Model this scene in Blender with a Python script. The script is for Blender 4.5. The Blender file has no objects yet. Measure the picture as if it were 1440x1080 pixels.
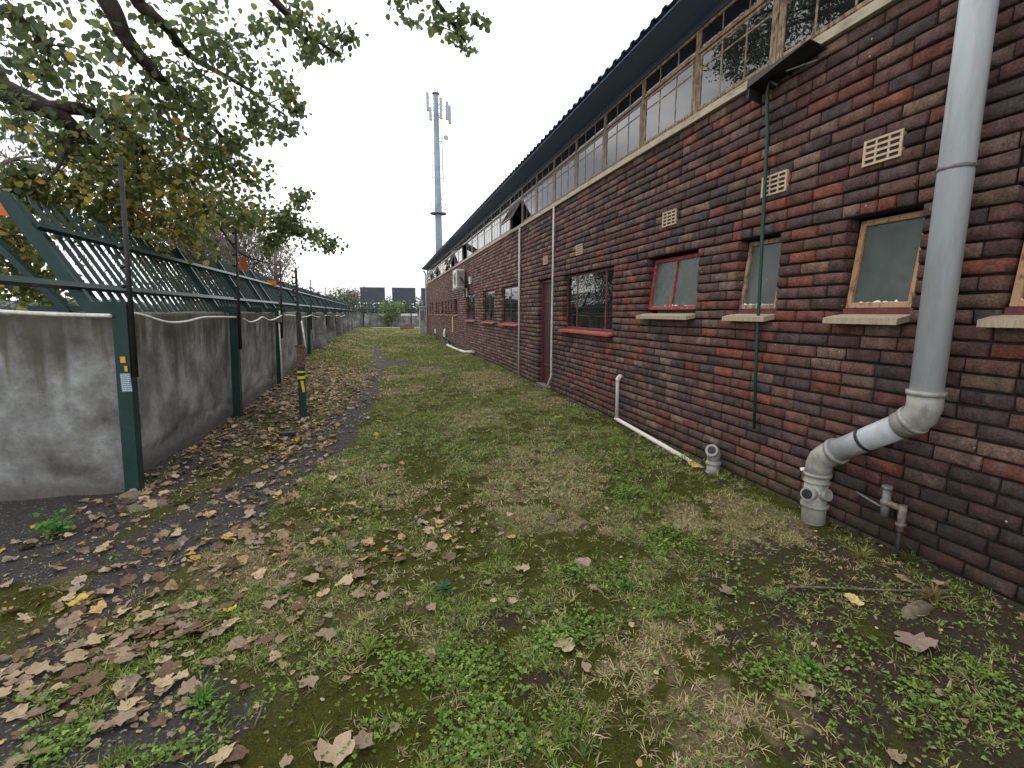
import bpy, math, random
import numpy as np
R = math.radians
sc = bpy.context.scene
# ------------------------------------------------------------------ camera
cam = bpy.data.cameras.new("camera"); camo = bpy.data.objects.new("camera", cam)
sc.collection.objects.link(camo); sc.camera = camo
F_PX, CAM_H, PITCH, YAW = 665.0, 1.5, 8.636, 15.3
cam.sensor_width = 36; cam.lens = 36 * F_PX / 1440
cam.clip_start = 0.05; cam.clip_end = 2000
camo.location = (0, 0, CAM_H); camo.rotation_euler = (R(90 - PITCH), 0, R(-YAW))
# ------------------------------------------------------------------ world: overcast sky
SUN_EL, SUN_AZ = R(58), R(-25)
w = bpy.data.worlds.new("World"); sc.world = w; w.use_nodes = True
nt = w.node_tree; nt.nodes.clear(); N = nt.nodes.new; L = nt.links.new
out = N('ShaderNodeOutputWorld'); bg = N('ShaderNodeBackground'); bg.inputs[1].default_value = 0.1
sky = N('ShaderNodeTexSky'); sky.sky_type = 'NISHITA'; sky.sun_disc = False
sky.sun_elevation = SUN_EL; sky.sun_rotation = SUN_AZ
tc = N('ShaderNodeTexCoord'); mp = N('ShaderNodeMapping'); mp.inputs['Scale'].default_value = (1.2, 1.2, 4.5)
no = N('ShaderNodeTexNoise'); no.inputs['Scale'].default_value = 1.7; no.inputs['Detail'].default_value = 4
no.inputs['Roughness'].default_value = .45
cr = N('ShaderNodeValToRGB'); cr.color_ramp.elements[0].position = .38; cr.color_ramp.elements[1].position = .56
cr.color_ramp.elements[0].color = (6.9, 7.05, 7.35, 1); cr.color_ramp.elements[1].color = (16.5, 16.5, 16.5, 1)
mx = N('ShaderNodeMix'); mx.data_type = 'RGBA'; mx.inputs['Factor'].default_value = .93
L(tc.outputs['Generated'], mp.inputs['Vector']); L(mp.outputs[0], no.inputs['Vector']); L(no.outputs['Fac'], cr.inputs[0])
L(sky.outputs[0], mx.inputs['A']); L(cr.outputs[0], mx.inputs['B']); L(mx.outputs['Result'], bg.inputs[0]); L(bg.outputs[0], out.inputs[0])
# ------------------------------------------------------------------ sun (veiled by cloud)
sl = bpy.data.lights.new("sun", 'SUN'); sl.energy = 0.6; sl.angle = R(35); sl.color = (1, .96, .9)
so = bpy.data.objects.new("sun", sl); sc.collection.objects.link(so)
so.rotation_euler = (R(90) - SUN_EL, 0, R(180) - SUN_AZ)
so.location = (-8, 15, 25)
sc.view_settings.view_transform = 'Standard'; sc.view_settings.look = 'None'
sc.view_settings.exposure = 0.62; sc.view_settings.gamma = 1.0
# ------------------------------------------------------------------ helpers
COL = sc.collection
rs = np.random.RandomState(7); random.seed(7)

def _cam():
    p, y = R(PITCH), R(YAW)
    fw = np.array([math.sin(y) * math.cos(p), math.cos(y) * math.cos(p), -math.sin(p)])
    rt = np.array([math.cos(y), -math.sin(y), 0.]); return fw, rt, np.cross(rt, fw)
FW, RT, UP = _cam()
def at(px, py, Y):                      # a place seen in the photograph, at depth Y along the wall
    d = FW + RT * (px - 720) / F_PX - UP * (py - 540) / F_PX
    return np.array([0, 0, CAM_H]) + d * (Y / d[1])
def gnd(px, py):
    d = FW + RT * (px - 720) / F_PX - UP * (py - 540) / F_PX
    return (np.array([0, 0, CAM_H]) + d * (-CAM_H / d[2]))[:2]

def ss(a, b, x):
    t = np.clip((np.asarray(x, float) - a) / (b - a), 0, 1); return t * t * (3 - 2 * t)
def hsh(i, j, s):
    v = np.sin(i * 127.1 + j * 311.7 + s * 74.7) * 43758.5453; return v - np.floor(v)
def vnoise(x, y, f, s=0):
    x = np.asarray(x, float) * f; y = np.asarray(y, float) * f
    i, j = np.floor(x), np.floor(y); u, v = x - i, y - j
    u = u * u * (3 - 2 * u); v = v * v * (3 - 2 * v)
    return (hsh(i, j, s) * (1 - u) + hsh(i + 1, j, s) * u) * (1 - v) + (hsh(i, j + 1, s) * (1 - u) + hsh(i + 1, j + 1, s) * u) * v
def fbm(x, y, f, o=4, s=0):
    a, t, n = 1., 0., 0.
    for k in range(o):
        t = t + a * vnoise(x, y, f * 2 ** k, s + k * 13); n += a; a *= .55
    return t / n

def tag(o, label=None, cat=None, group=None, kind=None):
    if label: o['label'] = label
    if cat: o['category'] = cat
    if group: o['group'] = group
    if kind: o['kind'] = kind
    return o
def thing(name, label, cat, loc=(0, 0, 0), group=None):
    o = bpy.data.objects.new(name, None); COL.objects.link(o); o.location = loc; o.empty_display_size = .1
    return tag(o, label, cat, group)
def root_of(o):
    while o.parent: o = o.parent
    return o
def copy_tree(o, parent=None):
    c = o.copy(); COL.objects.link(c)
    if parent: c.parent = parent
    for ch in list(o.children): copy_tree(ch, c)
    return c

def raw_mesh(name, V, loops, totals, mats, mi=None, col=None, smooth=False):
    me = bpy.data.meshes.new(name); V = np.asarray(V, np.float32)
    loops = np.asarray(loops, np.int32); totals = np.asarray(totals, np.int32)
    me.vertices.add(len(V)); me.vertices.foreach_set('co', V.ravel())
    me.loops.add(len(loops)); me.loops.foreach_set('vertex_index', loops)
    me.polygons.add(len(totals))
    st = np.zeros(len(totals), np.int32); st[1:] = np.cumsum(totals)[:-1]
    me.polygons.foreach_set('loop_start', st); me.polygons.foreach_set('loop_total', totals)
    if smooth: me.polygons.foreach_set('use_smooth', np.ones(len(totals), bool))
    for m in (mats if isinstance(mats, (list, tuple)) else [mats]): me.materials.append(m)
    if mi is not None: me.polygons.foreach_set('material_index', np.asarray(mi, np.int32))
    me.update(calc_edges=True); me.validate()
    if col is not None:
        c = np.ones((len(V), 4), np.float32); c[:, :np.shape(col)[1]] = col
        a = me.color_attributes.new('Col', 'FLOAT_COLOR', 'POINT'); a.data.foreach_set('color', c.ravel())
    return me
def link(name, me, parent=None, shift=True):
    o = bpy.data.objects.new(name, me); COL.objects.link(o)
    if parent is not None:
        o.parent = parent
        if shift:
            l = root_of(parent).location
            if l.length > 0:
                a = np.empty(len(me.vertices) * 3, np.float32); me.vertices.foreach_get('co', a)
                a = a.reshape(-1, 3) - np.array(l, np.float32); me.vertices.foreach_set('co', a.ravel()); me.update()
    return o

class MB:
    def __init__(s): s.V = []; s.F = []; s.S = []; s.C = []
    def add(s, vs, fs, smooth=False, col=None):
        n = len(s.V); s.V += [tuple(v) for v in vs]; s.F += [tuple(n + i for i in f) for f in fs]; s.S += [smooth] * len(fs)
        s.C += [col or (1, 1, 1)] * len(vs)
        return s
    def hexa(s, p, col=None):            # 8 points: bottom ring, top ring
        return s.add(p, [(3, 2, 1, 0), (4, 5, 6, 7), (0, 1, 5, 4), (1, 2, 6, 5), (2, 3, 7, 6), (3, 0, 4, 7)], col=col)
    def box(s, x0, x1, y0, y1, z0, z1, c=0.0, col=None):
        if c <= 0:
            return s.hexa([(x0, y0, z0), (x1, y0, z0), (x1, y1, z0), (x0, y1, z0), (x0, y0, z1), (x1, y0, z1), (x1, y1, z1), (x0, y1, z1)], col)
        X, Y, Z = (x0, x1), (y0, y1), (z0, z1); vs = []; idx = {}
        for i in (0, 1):
            for j in (0, 1):
                for k in (0, 1):
                    sx, sy, sz = (1 - 2 * i) * c, (1 - 2 * j) * c, (1 - 2 * k) * c
                    for a in range(3):
                        v = [X[i] + sx, Y[j] + sy, Z[k] + sz]; v[a] = (X[i], Y[j], Z[k])[a]
                        idx[i, j, k, a] = len(vs); vs.append(v)
        fs = []
        for a in range(3):
            b, d = (a + 1) % 3, (a + 2) % 3
            for e in (0, 1):
                q = []
                for (m, n) in ((0, 0), (1, 0), (1, 1), (0, 1)):
                    t = [0, 0, 0]; t[a] = e; t[b] = m; t[d] = n; q.append(idx[t[0], t[1], t[2], a])
                fs.append(q if e else q[::-1])
            for m in (0, 1):
                for n in (0, 1):       # edges along a
                    t0 = [0, 0, 0]; t0[b] = m; t0[d] = n; t1 = list(t0); t1[a] = 1
                    q = [idx[(*t0, b)], idx[(*t1, b)], idx[(*t1, d)], idx[(*t0, d)]]
                    fs.append(q if (m + n) % 2 else q[::-1])
        for i in (0, 1):
            for j in (0, 1):
                for k in (0, 1):
                    q = [idx[i, j, k, 0], idx[i, j, k, 1], idx[i, j, k, 2]]
                    fs.append(q if (i + j + k) % 2 else q[::-1])
        return s.add(vs, fs, col=col)
    def bar(s, p, q, wx, wy, ref=(0, 0, 1), col=None):       # square bar from p to q
        p, q = np.array(p, float), np.array(q, float); d = q - p; d /= np.linalg.norm(d)
        r = np.array(ref, float)
        if abs(d @ r) > .97: r = np.array([1., 0, 0])
        u = np.cross(d, r); u /= np.linalg.norm(u); v = np.cross(u, d)
        u *= wx / 2; v *= wy / 2
        return s.hexa([p - u - v, p + u - v, p + u + v, p - u + v, q - u - v, q + u - v, q + u + v, q - u + v], col)
    def tube(s, path, r, n=10, caps=True, col=None):
        P = [np.array(p, float) for p in path]; k = len(P); rr = [r] * k if np.isscalar(r) else list(r)
        vs = []; u = None
        for i in range(k):
            d = P[min(i + 1, k - 1)] - P[max(i - 1, 0)]; d /= (np.linalg.norm(d) + 1e-9)
            if u is None:
                a = np.array([0, 0, 1.]) if abs(d[2]) < .9 else np.array([1., 0, 0]); u = np.cross(d, a)
            else: u = u - d * (u @ d)
            u /= (np.linalg.norm(u) + 1e-9); v = np.cross(d, u)
            for j in range(n):
                t = 2 * math.pi * j / n; vs.append(P[i] + rr[i] * (u * math.cos(t) + v * math.sin(t)))
        fs = [(i * n + j, i * n + (j + 1) % n, (i + 1) * n + (j + 1) % n, (i + 1) * n + j) for i in range(k - 1) for j in range(n)]
        s.add(vs, fs, True, col)
        if caps:
            b = len(s.V) - k * n
            s.F += [tuple(b + j for j in range(n))[::-1], tuple(b + (k - 1) * n + j for j in range(n))]; s.S += [False, False]
        return s
    def build(s, name, mat, parent=None, shift=True, usecol=False):
        loops = [i for f in s.F for i in f]; tot = [len(f) for f in s.F]
        me = raw_mesh(name, s.V, loops, tot, mat, col=np.array(s.C) if usecol else None)
        me.polygons.foreach_set('use_smooth', np.array(s.S, bool))
        return link(name, me, parent, shift)

def rots(yaw, tilt, roll):               # N rotation matrices  Rz(yaw) Rx(tilt) Ry(roll)
    cy, sy, ct, st, cr_, sr = np.cos(yaw), np.sin(yaw), np.cos(tilt), np.sin(tilt), np.cos(roll), np.sin(roll)
    z = np.zeros_like(yaw); o = np.ones_like(yaw)
    A = np.stack([np.stack([cy, -sy, z], -1), np.stack([sy, cy, z], -1), np.stack([z, z, o], -1)], 1)
    B = np.stack([np.stack([o, z, z], -1), np.stack([z, ct, -st], -1), np.stack([z, st, ct], -1)], 1)
    C = np.stack([np.stack([cr_, z, sr], -1), np.stack([z, o, z], -1), np.stack([-sr, z, cr_], -1)], 1)
    return A @ B @ C
def swarm(name, shape, faces, pos, Rm, scale, cols, mat, smooth=False):
    n, v = len(pos), len(shape); scale = np.asarray(scale, float)
    if scale.ndim == 1: scale = np.repeat(scale[:, None], 3, 1)
    P = np.einsum('nij,nvj->nvi', Rm, shape[None] * scale[:, None, :]) + pos[:, None, :]
    fl = np.array([i for f in faces for i in f]); tt = np.array([len(f) for f in faces])
    loops = (fl[None] + (np.arange(n) * v)[:, None]).ravel(); tot = np.tile(tt, n)
    return raw_mesh(name, P.reshape(-1, 3), loops, tot, mat, col=np.repeat(cols, v, 0), smooth=smooth)

# ------------------------------------------------------------------ materials
class NM:
    def __init__(s, name):
        s.m = bpy.data.materials.new(name); s.m.use_nodes = True; s.t = s.m.node_tree
        s.b = s.t.nodes['Principled BSDF']; s.o = s.t.nodes['Material Output']
    def n(s, ty, **k):
        x = s.t.nodes.new(ty)
        for a, v in k.items():
            if hasattr(x, a) and a not in ('Scale',): setattr(x, a, v)
            else: x.inputs[a].default_value = v
        return x
    def l(s, a, b): s.t.links.new(a, b)
    def co(s, scale=(1, 1, 1)):
        t = s.n('ShaderNodeTexCoord'); m = s.n('ShaderNodeMapping'); m.inputs['Scale'].default_value = scale
        s.l(t.outputs['Object'], m.inputs[0]); return m.outputs[0]
    def noise(s, v, sc_, det=4, rough=.55):
        x = s.n('ShaderNodeTexNoise'); x.inputs['Scale'].default_value = sc_; x.inputs['Detail'].default_value = det
        x.inputs['Roughness'].default_value = rough; s.l(v, x.inputs['Vector']); return x.outputs['Fac']
    def ramp(s, f, stops):
        x = s.n('ShaderNodeValToRGB'); e = x.color_ramp.elements
        while len(e) < len(stops): e.new(.5)
        for i, (p, c) in enumerate(stops):
            e[i].position = p; e[i].color = (c, c, c, 1) if np.isscalar(c) else (*c, 1)
        s.l(f, x.inputs[0]); return x.outputs[0]
    def mix(s, f, a, b, mode='MIX'):
        x = s.n('ShaderNodeMix'); x.data_type = 'RGBA'; x.blend_type = mode
        for k, v in (('Factor', f), ('A', a), ('B', b)):
            if hasattr(v, 'links'): s.l(v, x.inputs[k])
            else: x.inputs[k].default_value = v if k == 'Factor' else (*v, 1)
        return x.outputs['Result']
    def math(s, op, a, b=0.):
        x = s.n('ShaderNodeMath'); x.operation = op
        for i, v in enumerate((a, b)):
            if hasattr(v, 'links'): s.l(v, x.inputs[i])
            else: x.inputs[i].default_value = v
        return x.outputs[0]
    def bump(s, h, st, d=.01):
        x = s.n('ShaderNodeBump'); x.inputs['Strength'].default_value = st; x.inputs['Distance'].default_value = d
        s.l(h, x.inputs['Height']); s.l(x.outputs[0], s.b.inputs['Normal'])
    def fin(s, col, rough=.8, spec=.3, metal=0.):
        if hasattr(col, 'links'): s.l(col, s.b.inputs['Base Color'])
        else: s.b.inputs['Base Color'].default_value = (*col, 1)
        if hasattr(rough, 'links'): s.l(rough, s.b.inputs['Roughness'])
        else: s.b.inputs['Roughness'].default_value = rough
        s.b.inputs['Specular IOR Level'].default_value = spec; s.b.inputs['Metallic'].default_value = metal
        return s.m
M = {}
def paint(name, c, c2=None, rough=.5, sc_=9., bump=.15, stretch=(1, 1, 1), lo=.42, hi=.66, spec=.3):
    k = NM(name); v = k.co(stretch); f = k.noise(v, sc_, 6, .65)
    c2 = c2 or tuple(x * .65 for x in c)
    g = k.ramp(f, [(lo, c), (hi, c2)]); k.bump(f, bump, .004)
    M[name] = k.fin(g, rough, spec); return M[name]
paint('green_paint', (.010, .036, .034), (.018, .05, .046), .42, 5)
paint('black_paint', (.018, .018, .02), (.04, .035, .034), .5)
paint('rust_band', (.11, .05, .04), (.2, .12, .1), .8, 30)
paint('red_frame', (.26, .035, .035), (.38, .22, .18), .6, 38, .2, (1, 1, .6), .55, .66)
paint('maroon_frame', (.10, .025, .028), (.16, .06, .055), .55, 20)
paint('cream_frame', (.34, .25, .16), (.11, .065, .042), .7, 26, .3, (1, 1, .5), .42, .62)
paint('orange_frame', (.40, .24, .13), (.10, .045, .03), .7, 30, .3, (1, 1, .5), .5, .68)
paint('brown_frame', (.24, .18, .145), (.12, .08, .065), .65, 22, .25, (1, 1, .5))
paint('grey_frame', (.30, .27, .25), (.18, .15, .135), .6, 22, .2, (1, 1, .5))
paint('sill_stone', (.40, .33, .24), (.24, .18, .12), .85, 45, .4, (1, 3, .3), .4, .7)
paint('red_sill', (.30, .055, .045), (.36, .22, .17), .6, 14, .2, (1, 1, 1), .52, .72)
paint('pink_sill', (.26, .13, .11), (.2, .12, .1), .7, 14)
paint('cream_trim', (.46, .40, .30), (.27, .21, .14), .7, 20, .2, (1, .3, 1), .45, .7)
paint('vent_cream', (.55, .42, .29), (.42, .30, .2), .7, 30)
paint('door_brown', (.072, .03, .028), (.045, .02, .019), .55, 8, .2, (1, 6, .4))
paint('hinge', (.10, .05, .045), None, .6)
paint('roof_blue', (.05, .07, .11), (.065, .085, .13), .55, 3)
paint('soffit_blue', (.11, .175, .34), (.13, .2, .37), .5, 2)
paint('pvc_grey', (.50, .545, .59), (.36, .37, .36), .42, 12, .06, (1, 1, .16), .48, .76, .4)
paint('pvc_shade', (.37, .39, .42), (.28, .28, .28), .42, 14, .05, (1, 1, .6), .5, .75, .4)  # pvc_grey darkened for the sky-facing sloping pipe; shading put into the colour
paint('pvc_dirty', (.31, .30, .275), (.17, .16, .135), .5, 14, .1, (1, 1, .6), .45, .7, .4)
paint('pvc_white', (.62, .57, .54), (.38, .32, .28), .5, 24, .1, (1, 1, 1), .52, .72)
paint('conduit_white', (.70, .69, .66), (.5, .48, .44), .5, 18, .05)
paint('hose_green', (.012, .048, .036), (.02, .06, .045), .45, 10)
paint('dark_metal', (.018, .018, .022), (.035, .03, .028), .6, 8)
paint('galvanised', (.20, .20, .20), (.09, .08, .075), .45, 40, .1)
paint('brass', (.12, .08, .065), (.22, .18, .16), .5, 40, .1)
paint('ac_white', (.62, .62, .58), (.5, .49, .44), .5, 8)
paint('ac_grey', (.28, .27, .25), (.2, .19, .18), .6, 8)
paint('mast_grey', (.22, .27, .33), (.17, .21, .26), .5, 1.5)  # haze over the distant mast is put into its pale blue tints
paint('mast_white', (.36, .41, .47), (.3, .35, .4), .5, 3)
paint('board_blue', (.045, .055, .075), (.06, .07, .085), .6, .8)
paint('lamp_white', (.8, .8, .8), (.7, .7, .7), .5)
paint('kiosk_grey', (.38, .38, .36), (.28, .28, .26), .7, 4)
paint('orange_sign', (.62, .17, .04), (.5, .12, .04), .5, 12)
paint('yellow_tag', (.62, .36, .03), (.5, .28, .03), .5, 12)
paint('yellow_tape', (.62, .62, .05), (.5, .5, .05), .4, 12)
paint('yellow_plank', (.52, .40, .17), (.42, .3, .13), .7, 12, .2, (1, 1, .2))
paint('sticker', (.16, .24, .30), (.24, .32, .38), .4, 20)
paint('sticker_print', (.62, .68, .72), None, .4, 20)
paint('curtain', (.16, .185, .175), (.09, .105, .10), .8, 3, .1, (1, 3, .3))
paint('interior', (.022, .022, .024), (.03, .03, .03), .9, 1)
paint('twig', (.10, .075, .055), (.2, .16, .12), .9, 30)
paint('weathered_stone', (.17, .14, .10), (.10, .08, .055), .9, 18, .6)
paint('rusty_slab', (.10, .07, .06), (.17, .14, .12), .9, 6, .5)
paint('leaf_stalk', (.45, .30, .10), None, .7)

def attr_mat(name, rough=.85, spec=.2, var=.25, sc_=60, trans=0., bump=0.):
    k = NM(name); a = k.n('ShaderNodeAttribute'); a.attribute_name = 'Col'
    v = k.co(); f = k.noise(v, sc_, 4, .6)
    g = k.ramp(f, [(.3, 1 - var), (.7, 1 + var)])
    c = k.mix(1., a.outputs['Color'], g, 'MULTIPLY'); k.fin(c, rough, spec)
    if bump: k.bump(f, bump, .003)
    if trans > 0:
        t = k.n('ShaderNodeBsdfTranslucent'); k.l(c, t.inputs['Color']); x = k.n('ShaderNodeMixShader'); x.inputs[0].default_value = trans
        k.l(k.b.outputs[0], x.inputs[1]); k.l(t.outputs[0], x.inputs[2]); k.l(x.outputs[0], k.o.inputs['Surface'])
    M[name] = k.m; return k.m
attr_mat('foliage', .40, .5, .2, 25, .58)
attr_mat('grass', .7, .2, .2, 8, .25)
attr_mat('dead_leaf', .8, .25, .28, 45, .1, .4)
attr_mat('far_foliage', .9, .1, .25, 1.2, .15)

def bark(name, c, c2, st=(1, 1, .25)):
    k = NM(name); v = k.co(st); f = k.noise(v, 14, 6, .7); g = k.ramp(f, [(.35, c), (.68, c2)]); k.bump(f, .6, .02)
    M[name] = k.fin(g, .9, .2)
bark('bark', (.035, .028, .024), (.085, .07, .06)); bark('pale_bark', (.16, .12, .10), (.26, .21, .19))

def brick_mat():
    k = NM('brick'); a = k.n('ShaderNodeAttribute'); a.attribute_name = 'Col'; v = k.co()
    f1 = k.noise(v, 9, 5, .6); f2 = k.noise(v, 75, 5, .7); f3 = k.noise(v, 26, 3, .5)
    c = k.mix(1., a.outputs['Color'], k.ramp(f2, [(.3, .5), (.7, 1.5)]), 'MULTIPLY')
    c = k.mix(k.ramp(f3, [(.50, 0.), (.66, .75)]), c, (.043, .036, .037))            # kiln-dark flashes
    f4 = k.noise(v, 13, 4, .6); c = k.mix(1., c, k.ramp(f4, [(.32, .6), (.68, 1.45)]), 'MULTIPLY')
    c = k.mix(k.ramp(f1, [(.56, 0.), (.74, .4)]), c, (.19, .145, .12))              # pale bloom
    sx = k.n('ShaderNodeSeparateXYZ'); k.l(v, sx.inputs[0])
    zz = k.math('MULTIPLY', sx.outputs['Z'], -1.1)
    low = k.math('ADD', k.math('ADD', zz, .28), k.math('MULTIPLY', k.math('SUBTRACT', f1, .5), 1.5))
    mo = k.ramp(low, [(.02, 0.), (.3, .75)])
    c = k.mix(mo, c, k.mix(f2, (.014, .018, .010), (.055, .07, .012)))                  # algae near the ground
    dy = k.math('MULTIPLY', k.math('SUBTRACT', sx.outputs['Y'], 1.75), 1.25); dz = k.math('MULTIPLY', k.math('SUBTRACT', sx.outputs['Z'], .15), 1.7)
    dd = k.math('ADD', k.math('SQRT', k.math('ADD', k.math('MULTIPLY', dy, dy), k.math('MULTIPLY', dz, dz))), k.math('MULTIPLY', k.math('SUBTRACT', f1, .5), 1.4))
    c = k.mix(k.ramp(dd, [(.45, .62), (1.0, 0.)]), c, (.016, .012, .012))                     # damp below the leaking downpipe joint
    sp = k.n('ShaderNodeTexVoronoi'); sp.inputs['Scale'].default_value = 7; k.l(v, sp.inputs['Vector'])
    c = k.mix(k.ramp(sp.outputs['Distance'], [(.035, .8), (.05, 0.)]), c, (.5, .48, .45))   # paint flecks
    h = k.math('ADD', f2, k.math('MULTIPLY', f3, .8)); k.bump(h, 1., .009)
    M['brick'] = k.fin(c, .82, .25)
    k = NM('mortar'); v = k.co(); f = k.noise(v, 50, 5, .7)
    k.bump(f, .8, .006); M['mortar'] = k.fin(k.ramp(f, [(.3, (.012, .009, .009)), (.72, (.038, .029, .026))]), .95, .1)
brick_mat()

def concrete():
    k = NM('plaster'); v = k.co(); f = k.noise(v, 2.2, 6, .6); fine = k.noise(v, 30, 6, .7)
    g = k.ramp(f, [(.34, (.095, .09, .085)), (.5, (.20, .20, .198)), (.64, (.33, .335, .34))])
    g = k.mix(1., g, k.ramp(fine, [(.3, .78), (.7, 1.15)]), 'MULTIPLY')
    sv = k.co((2.4, 2.4, .22)); st = k.noise(sv, 3.2, 5, .6)
    sx = k.n('ShaderNodeSeparateXYZ'); k.l(v, sx.inputs[0]); z = sx.outputs['Z']
    topf = k.math('ADD', k.math('MULTIPLY', k.math('SUBTRACT', z, 1.02), 1.5), k.math('MULTIPLY', k.math('SUBTRACT', st, .52), 3.1))
    g = k.mix(k.ramp(topf, [(.0, 0.), (.55, .8)]), g, k.mix(f, (.05, .045, .03), (.105, .095, .06)))     # run-off stains
    lowf = k.math('ADD', k.math('MULTIPLY', k.math('SUBTRACT', .16, z), 2.6), k.math('MULTIPLY', k.math('SUBTRACT', f, .5), 1.6))
    g = k.mix(k.ramp(lowf, [(.0, 0.), (.25, .75)]), g, k.mix(fine, (.05, .042, .04), (.12, .10, .095)))
    rim = k.math('ADD', k.math('MULTIPLY', k.math('SUBTRACT', z, 1.475), 30.), k.math('MULTIPLY', k.math('SUBTRACT', fine, .5), 2.))
    g = k.mix(k.ramp(rim, [(.2, 0.), (.6, .9)]), g, k.mix(fine, (.09, .055, .045), (.36, .33, .31)))
    k.bump(k.math('ADD', f, k.math('MULTIPLY', fine, .35)), .5, .02)
    M['plaster'] = k.fin(g, .9, .2)
concrete()

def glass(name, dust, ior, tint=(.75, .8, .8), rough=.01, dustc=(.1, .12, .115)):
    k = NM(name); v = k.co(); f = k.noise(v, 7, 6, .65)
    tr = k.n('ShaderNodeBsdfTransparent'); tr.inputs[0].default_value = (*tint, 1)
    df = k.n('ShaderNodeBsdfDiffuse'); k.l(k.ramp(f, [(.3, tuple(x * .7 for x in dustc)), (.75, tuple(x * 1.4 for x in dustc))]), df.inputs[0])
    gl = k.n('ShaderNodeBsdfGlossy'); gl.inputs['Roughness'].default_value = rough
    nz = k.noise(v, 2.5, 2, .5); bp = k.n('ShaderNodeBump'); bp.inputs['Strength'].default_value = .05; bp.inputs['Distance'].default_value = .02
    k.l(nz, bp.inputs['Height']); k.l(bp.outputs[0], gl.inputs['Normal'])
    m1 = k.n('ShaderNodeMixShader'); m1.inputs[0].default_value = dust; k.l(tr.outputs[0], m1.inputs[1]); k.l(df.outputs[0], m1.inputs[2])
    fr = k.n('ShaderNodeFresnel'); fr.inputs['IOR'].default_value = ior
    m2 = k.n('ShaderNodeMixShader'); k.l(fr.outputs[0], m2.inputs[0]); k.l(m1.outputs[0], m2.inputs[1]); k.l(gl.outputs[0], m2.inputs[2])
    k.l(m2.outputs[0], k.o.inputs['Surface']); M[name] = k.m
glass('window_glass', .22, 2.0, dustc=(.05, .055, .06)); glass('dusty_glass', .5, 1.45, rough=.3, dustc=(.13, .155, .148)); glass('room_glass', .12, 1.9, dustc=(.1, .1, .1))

# ------------------------------------------------------------------ ground fields
WALL_X = 3.03
def left_x(y): return -2.06 - .014 * np.maximum(np.asarray(y, float) - 10, 0)
def height(x, y):
    h = (fbm(x, y, .9, 3, 3) - .5) * .07 + (fbm(x, y, 7., 3, 5) - .5) * .022
    bank = .30 * ss(9.5, 16, y) * (1 - .75 * ss(22, 44, y)) * ss(-.3, -1.5, x) * (1 - ss(-4, -8, x))
    near_wall = ss(2.2, 2.9, x) * .03
    k = ss(3.2, 3.6, x) + ss(-2.3, -2.9, x) * (y > 4.4)
    return (h * (1 - np.clip(k, 0, 1)) + bank + near_wall * (1 - ss(3.05, 3.2, x))) * (1 - ss(60, 120, np.abs(y)))
def blobs(x, y, lst):
    t = np.zeros(np.shape(x))
    for (px, py, rx, ry) in lst:
        c = gnd(px, py); t = np.maximum(t, np.exp(-(((x - c[0]) / rx) ** 2 + ((y - c[1]) / ry) ** 2)))
    return t
MOSS = [(560, 810, .32, .26), (640, 700, .33, .7), (600, 650, .25, .8), (450, 720, .33, .22), (835, 845, .2, .14), (1085, 800, .32, .16), (960, 690, .2, .25), (880, 1060, .3, .1),
        (860, 600, .3, .7), (430, 1040, .3, .12), (30, 850, .35, .2), (250, 885, .25, .07), (700, 620, .3, .6), (760, 780, .12, .2), (1010, 640, .1, .2), (900, 660, .15, .4), (660, 780, .2, .2), (1100, 690, .2, .1)]
SOIL = [(1150, 850, .25, .18), (1280, 870, .35, .2), (1250, 960, .45, .18), (1380, 960, .3, .3), (1050, 900, .15, .1), (860, 590, .15, .8), (1380, 1060, .5, .2), (760, 960, .18, .07), (1180, 1040, .3, .08), (700, 870, .15, .08)]
CLOV = [(620, 950, .35, .2), (700, 900, .3, .2), (860, 800, .3, .25), (930, 760, .25, .3), (560, 940, .25, .16), (1000, 830, .3, .18), (1150, 930, .35, .16), (1260, 1000, .35, .14), (1380, 1000, .3, .2),
        (100, 1040, .25, .12), (300, 1000, .15, .08), (700, 1040, .3, .1), (250, 1060, .2, .08), (530, 880, .2, .1), (1120, 840, .2, .14), (800, 880, .25, .15), (880, 700, .3, .3), (50, 990, .15, .08), (620, 1000, .3, .12)]
TAN = [(780, 660, .5, .9), (760, 720, .3, .4), (1000, 720, .5, .3), (1020, 960, .5, .18), (1020, 1040, .5, .15), (950, 900, .3, .2), (330, 790, .25, .25), (1230, 800, .2, .15), (880, 930, .3, .2), (1100, 740, .4, .3), (420, 800, .3, .2), (560, 700, .2, .2)]
def strip_c(y): return np.interp(y, [0, 3.5, 5, 8, 11, 14.5, 18, 30], [-1.9, -1.35, -.85, -.42, -.25, -.1, -.2, -.6])
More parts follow.
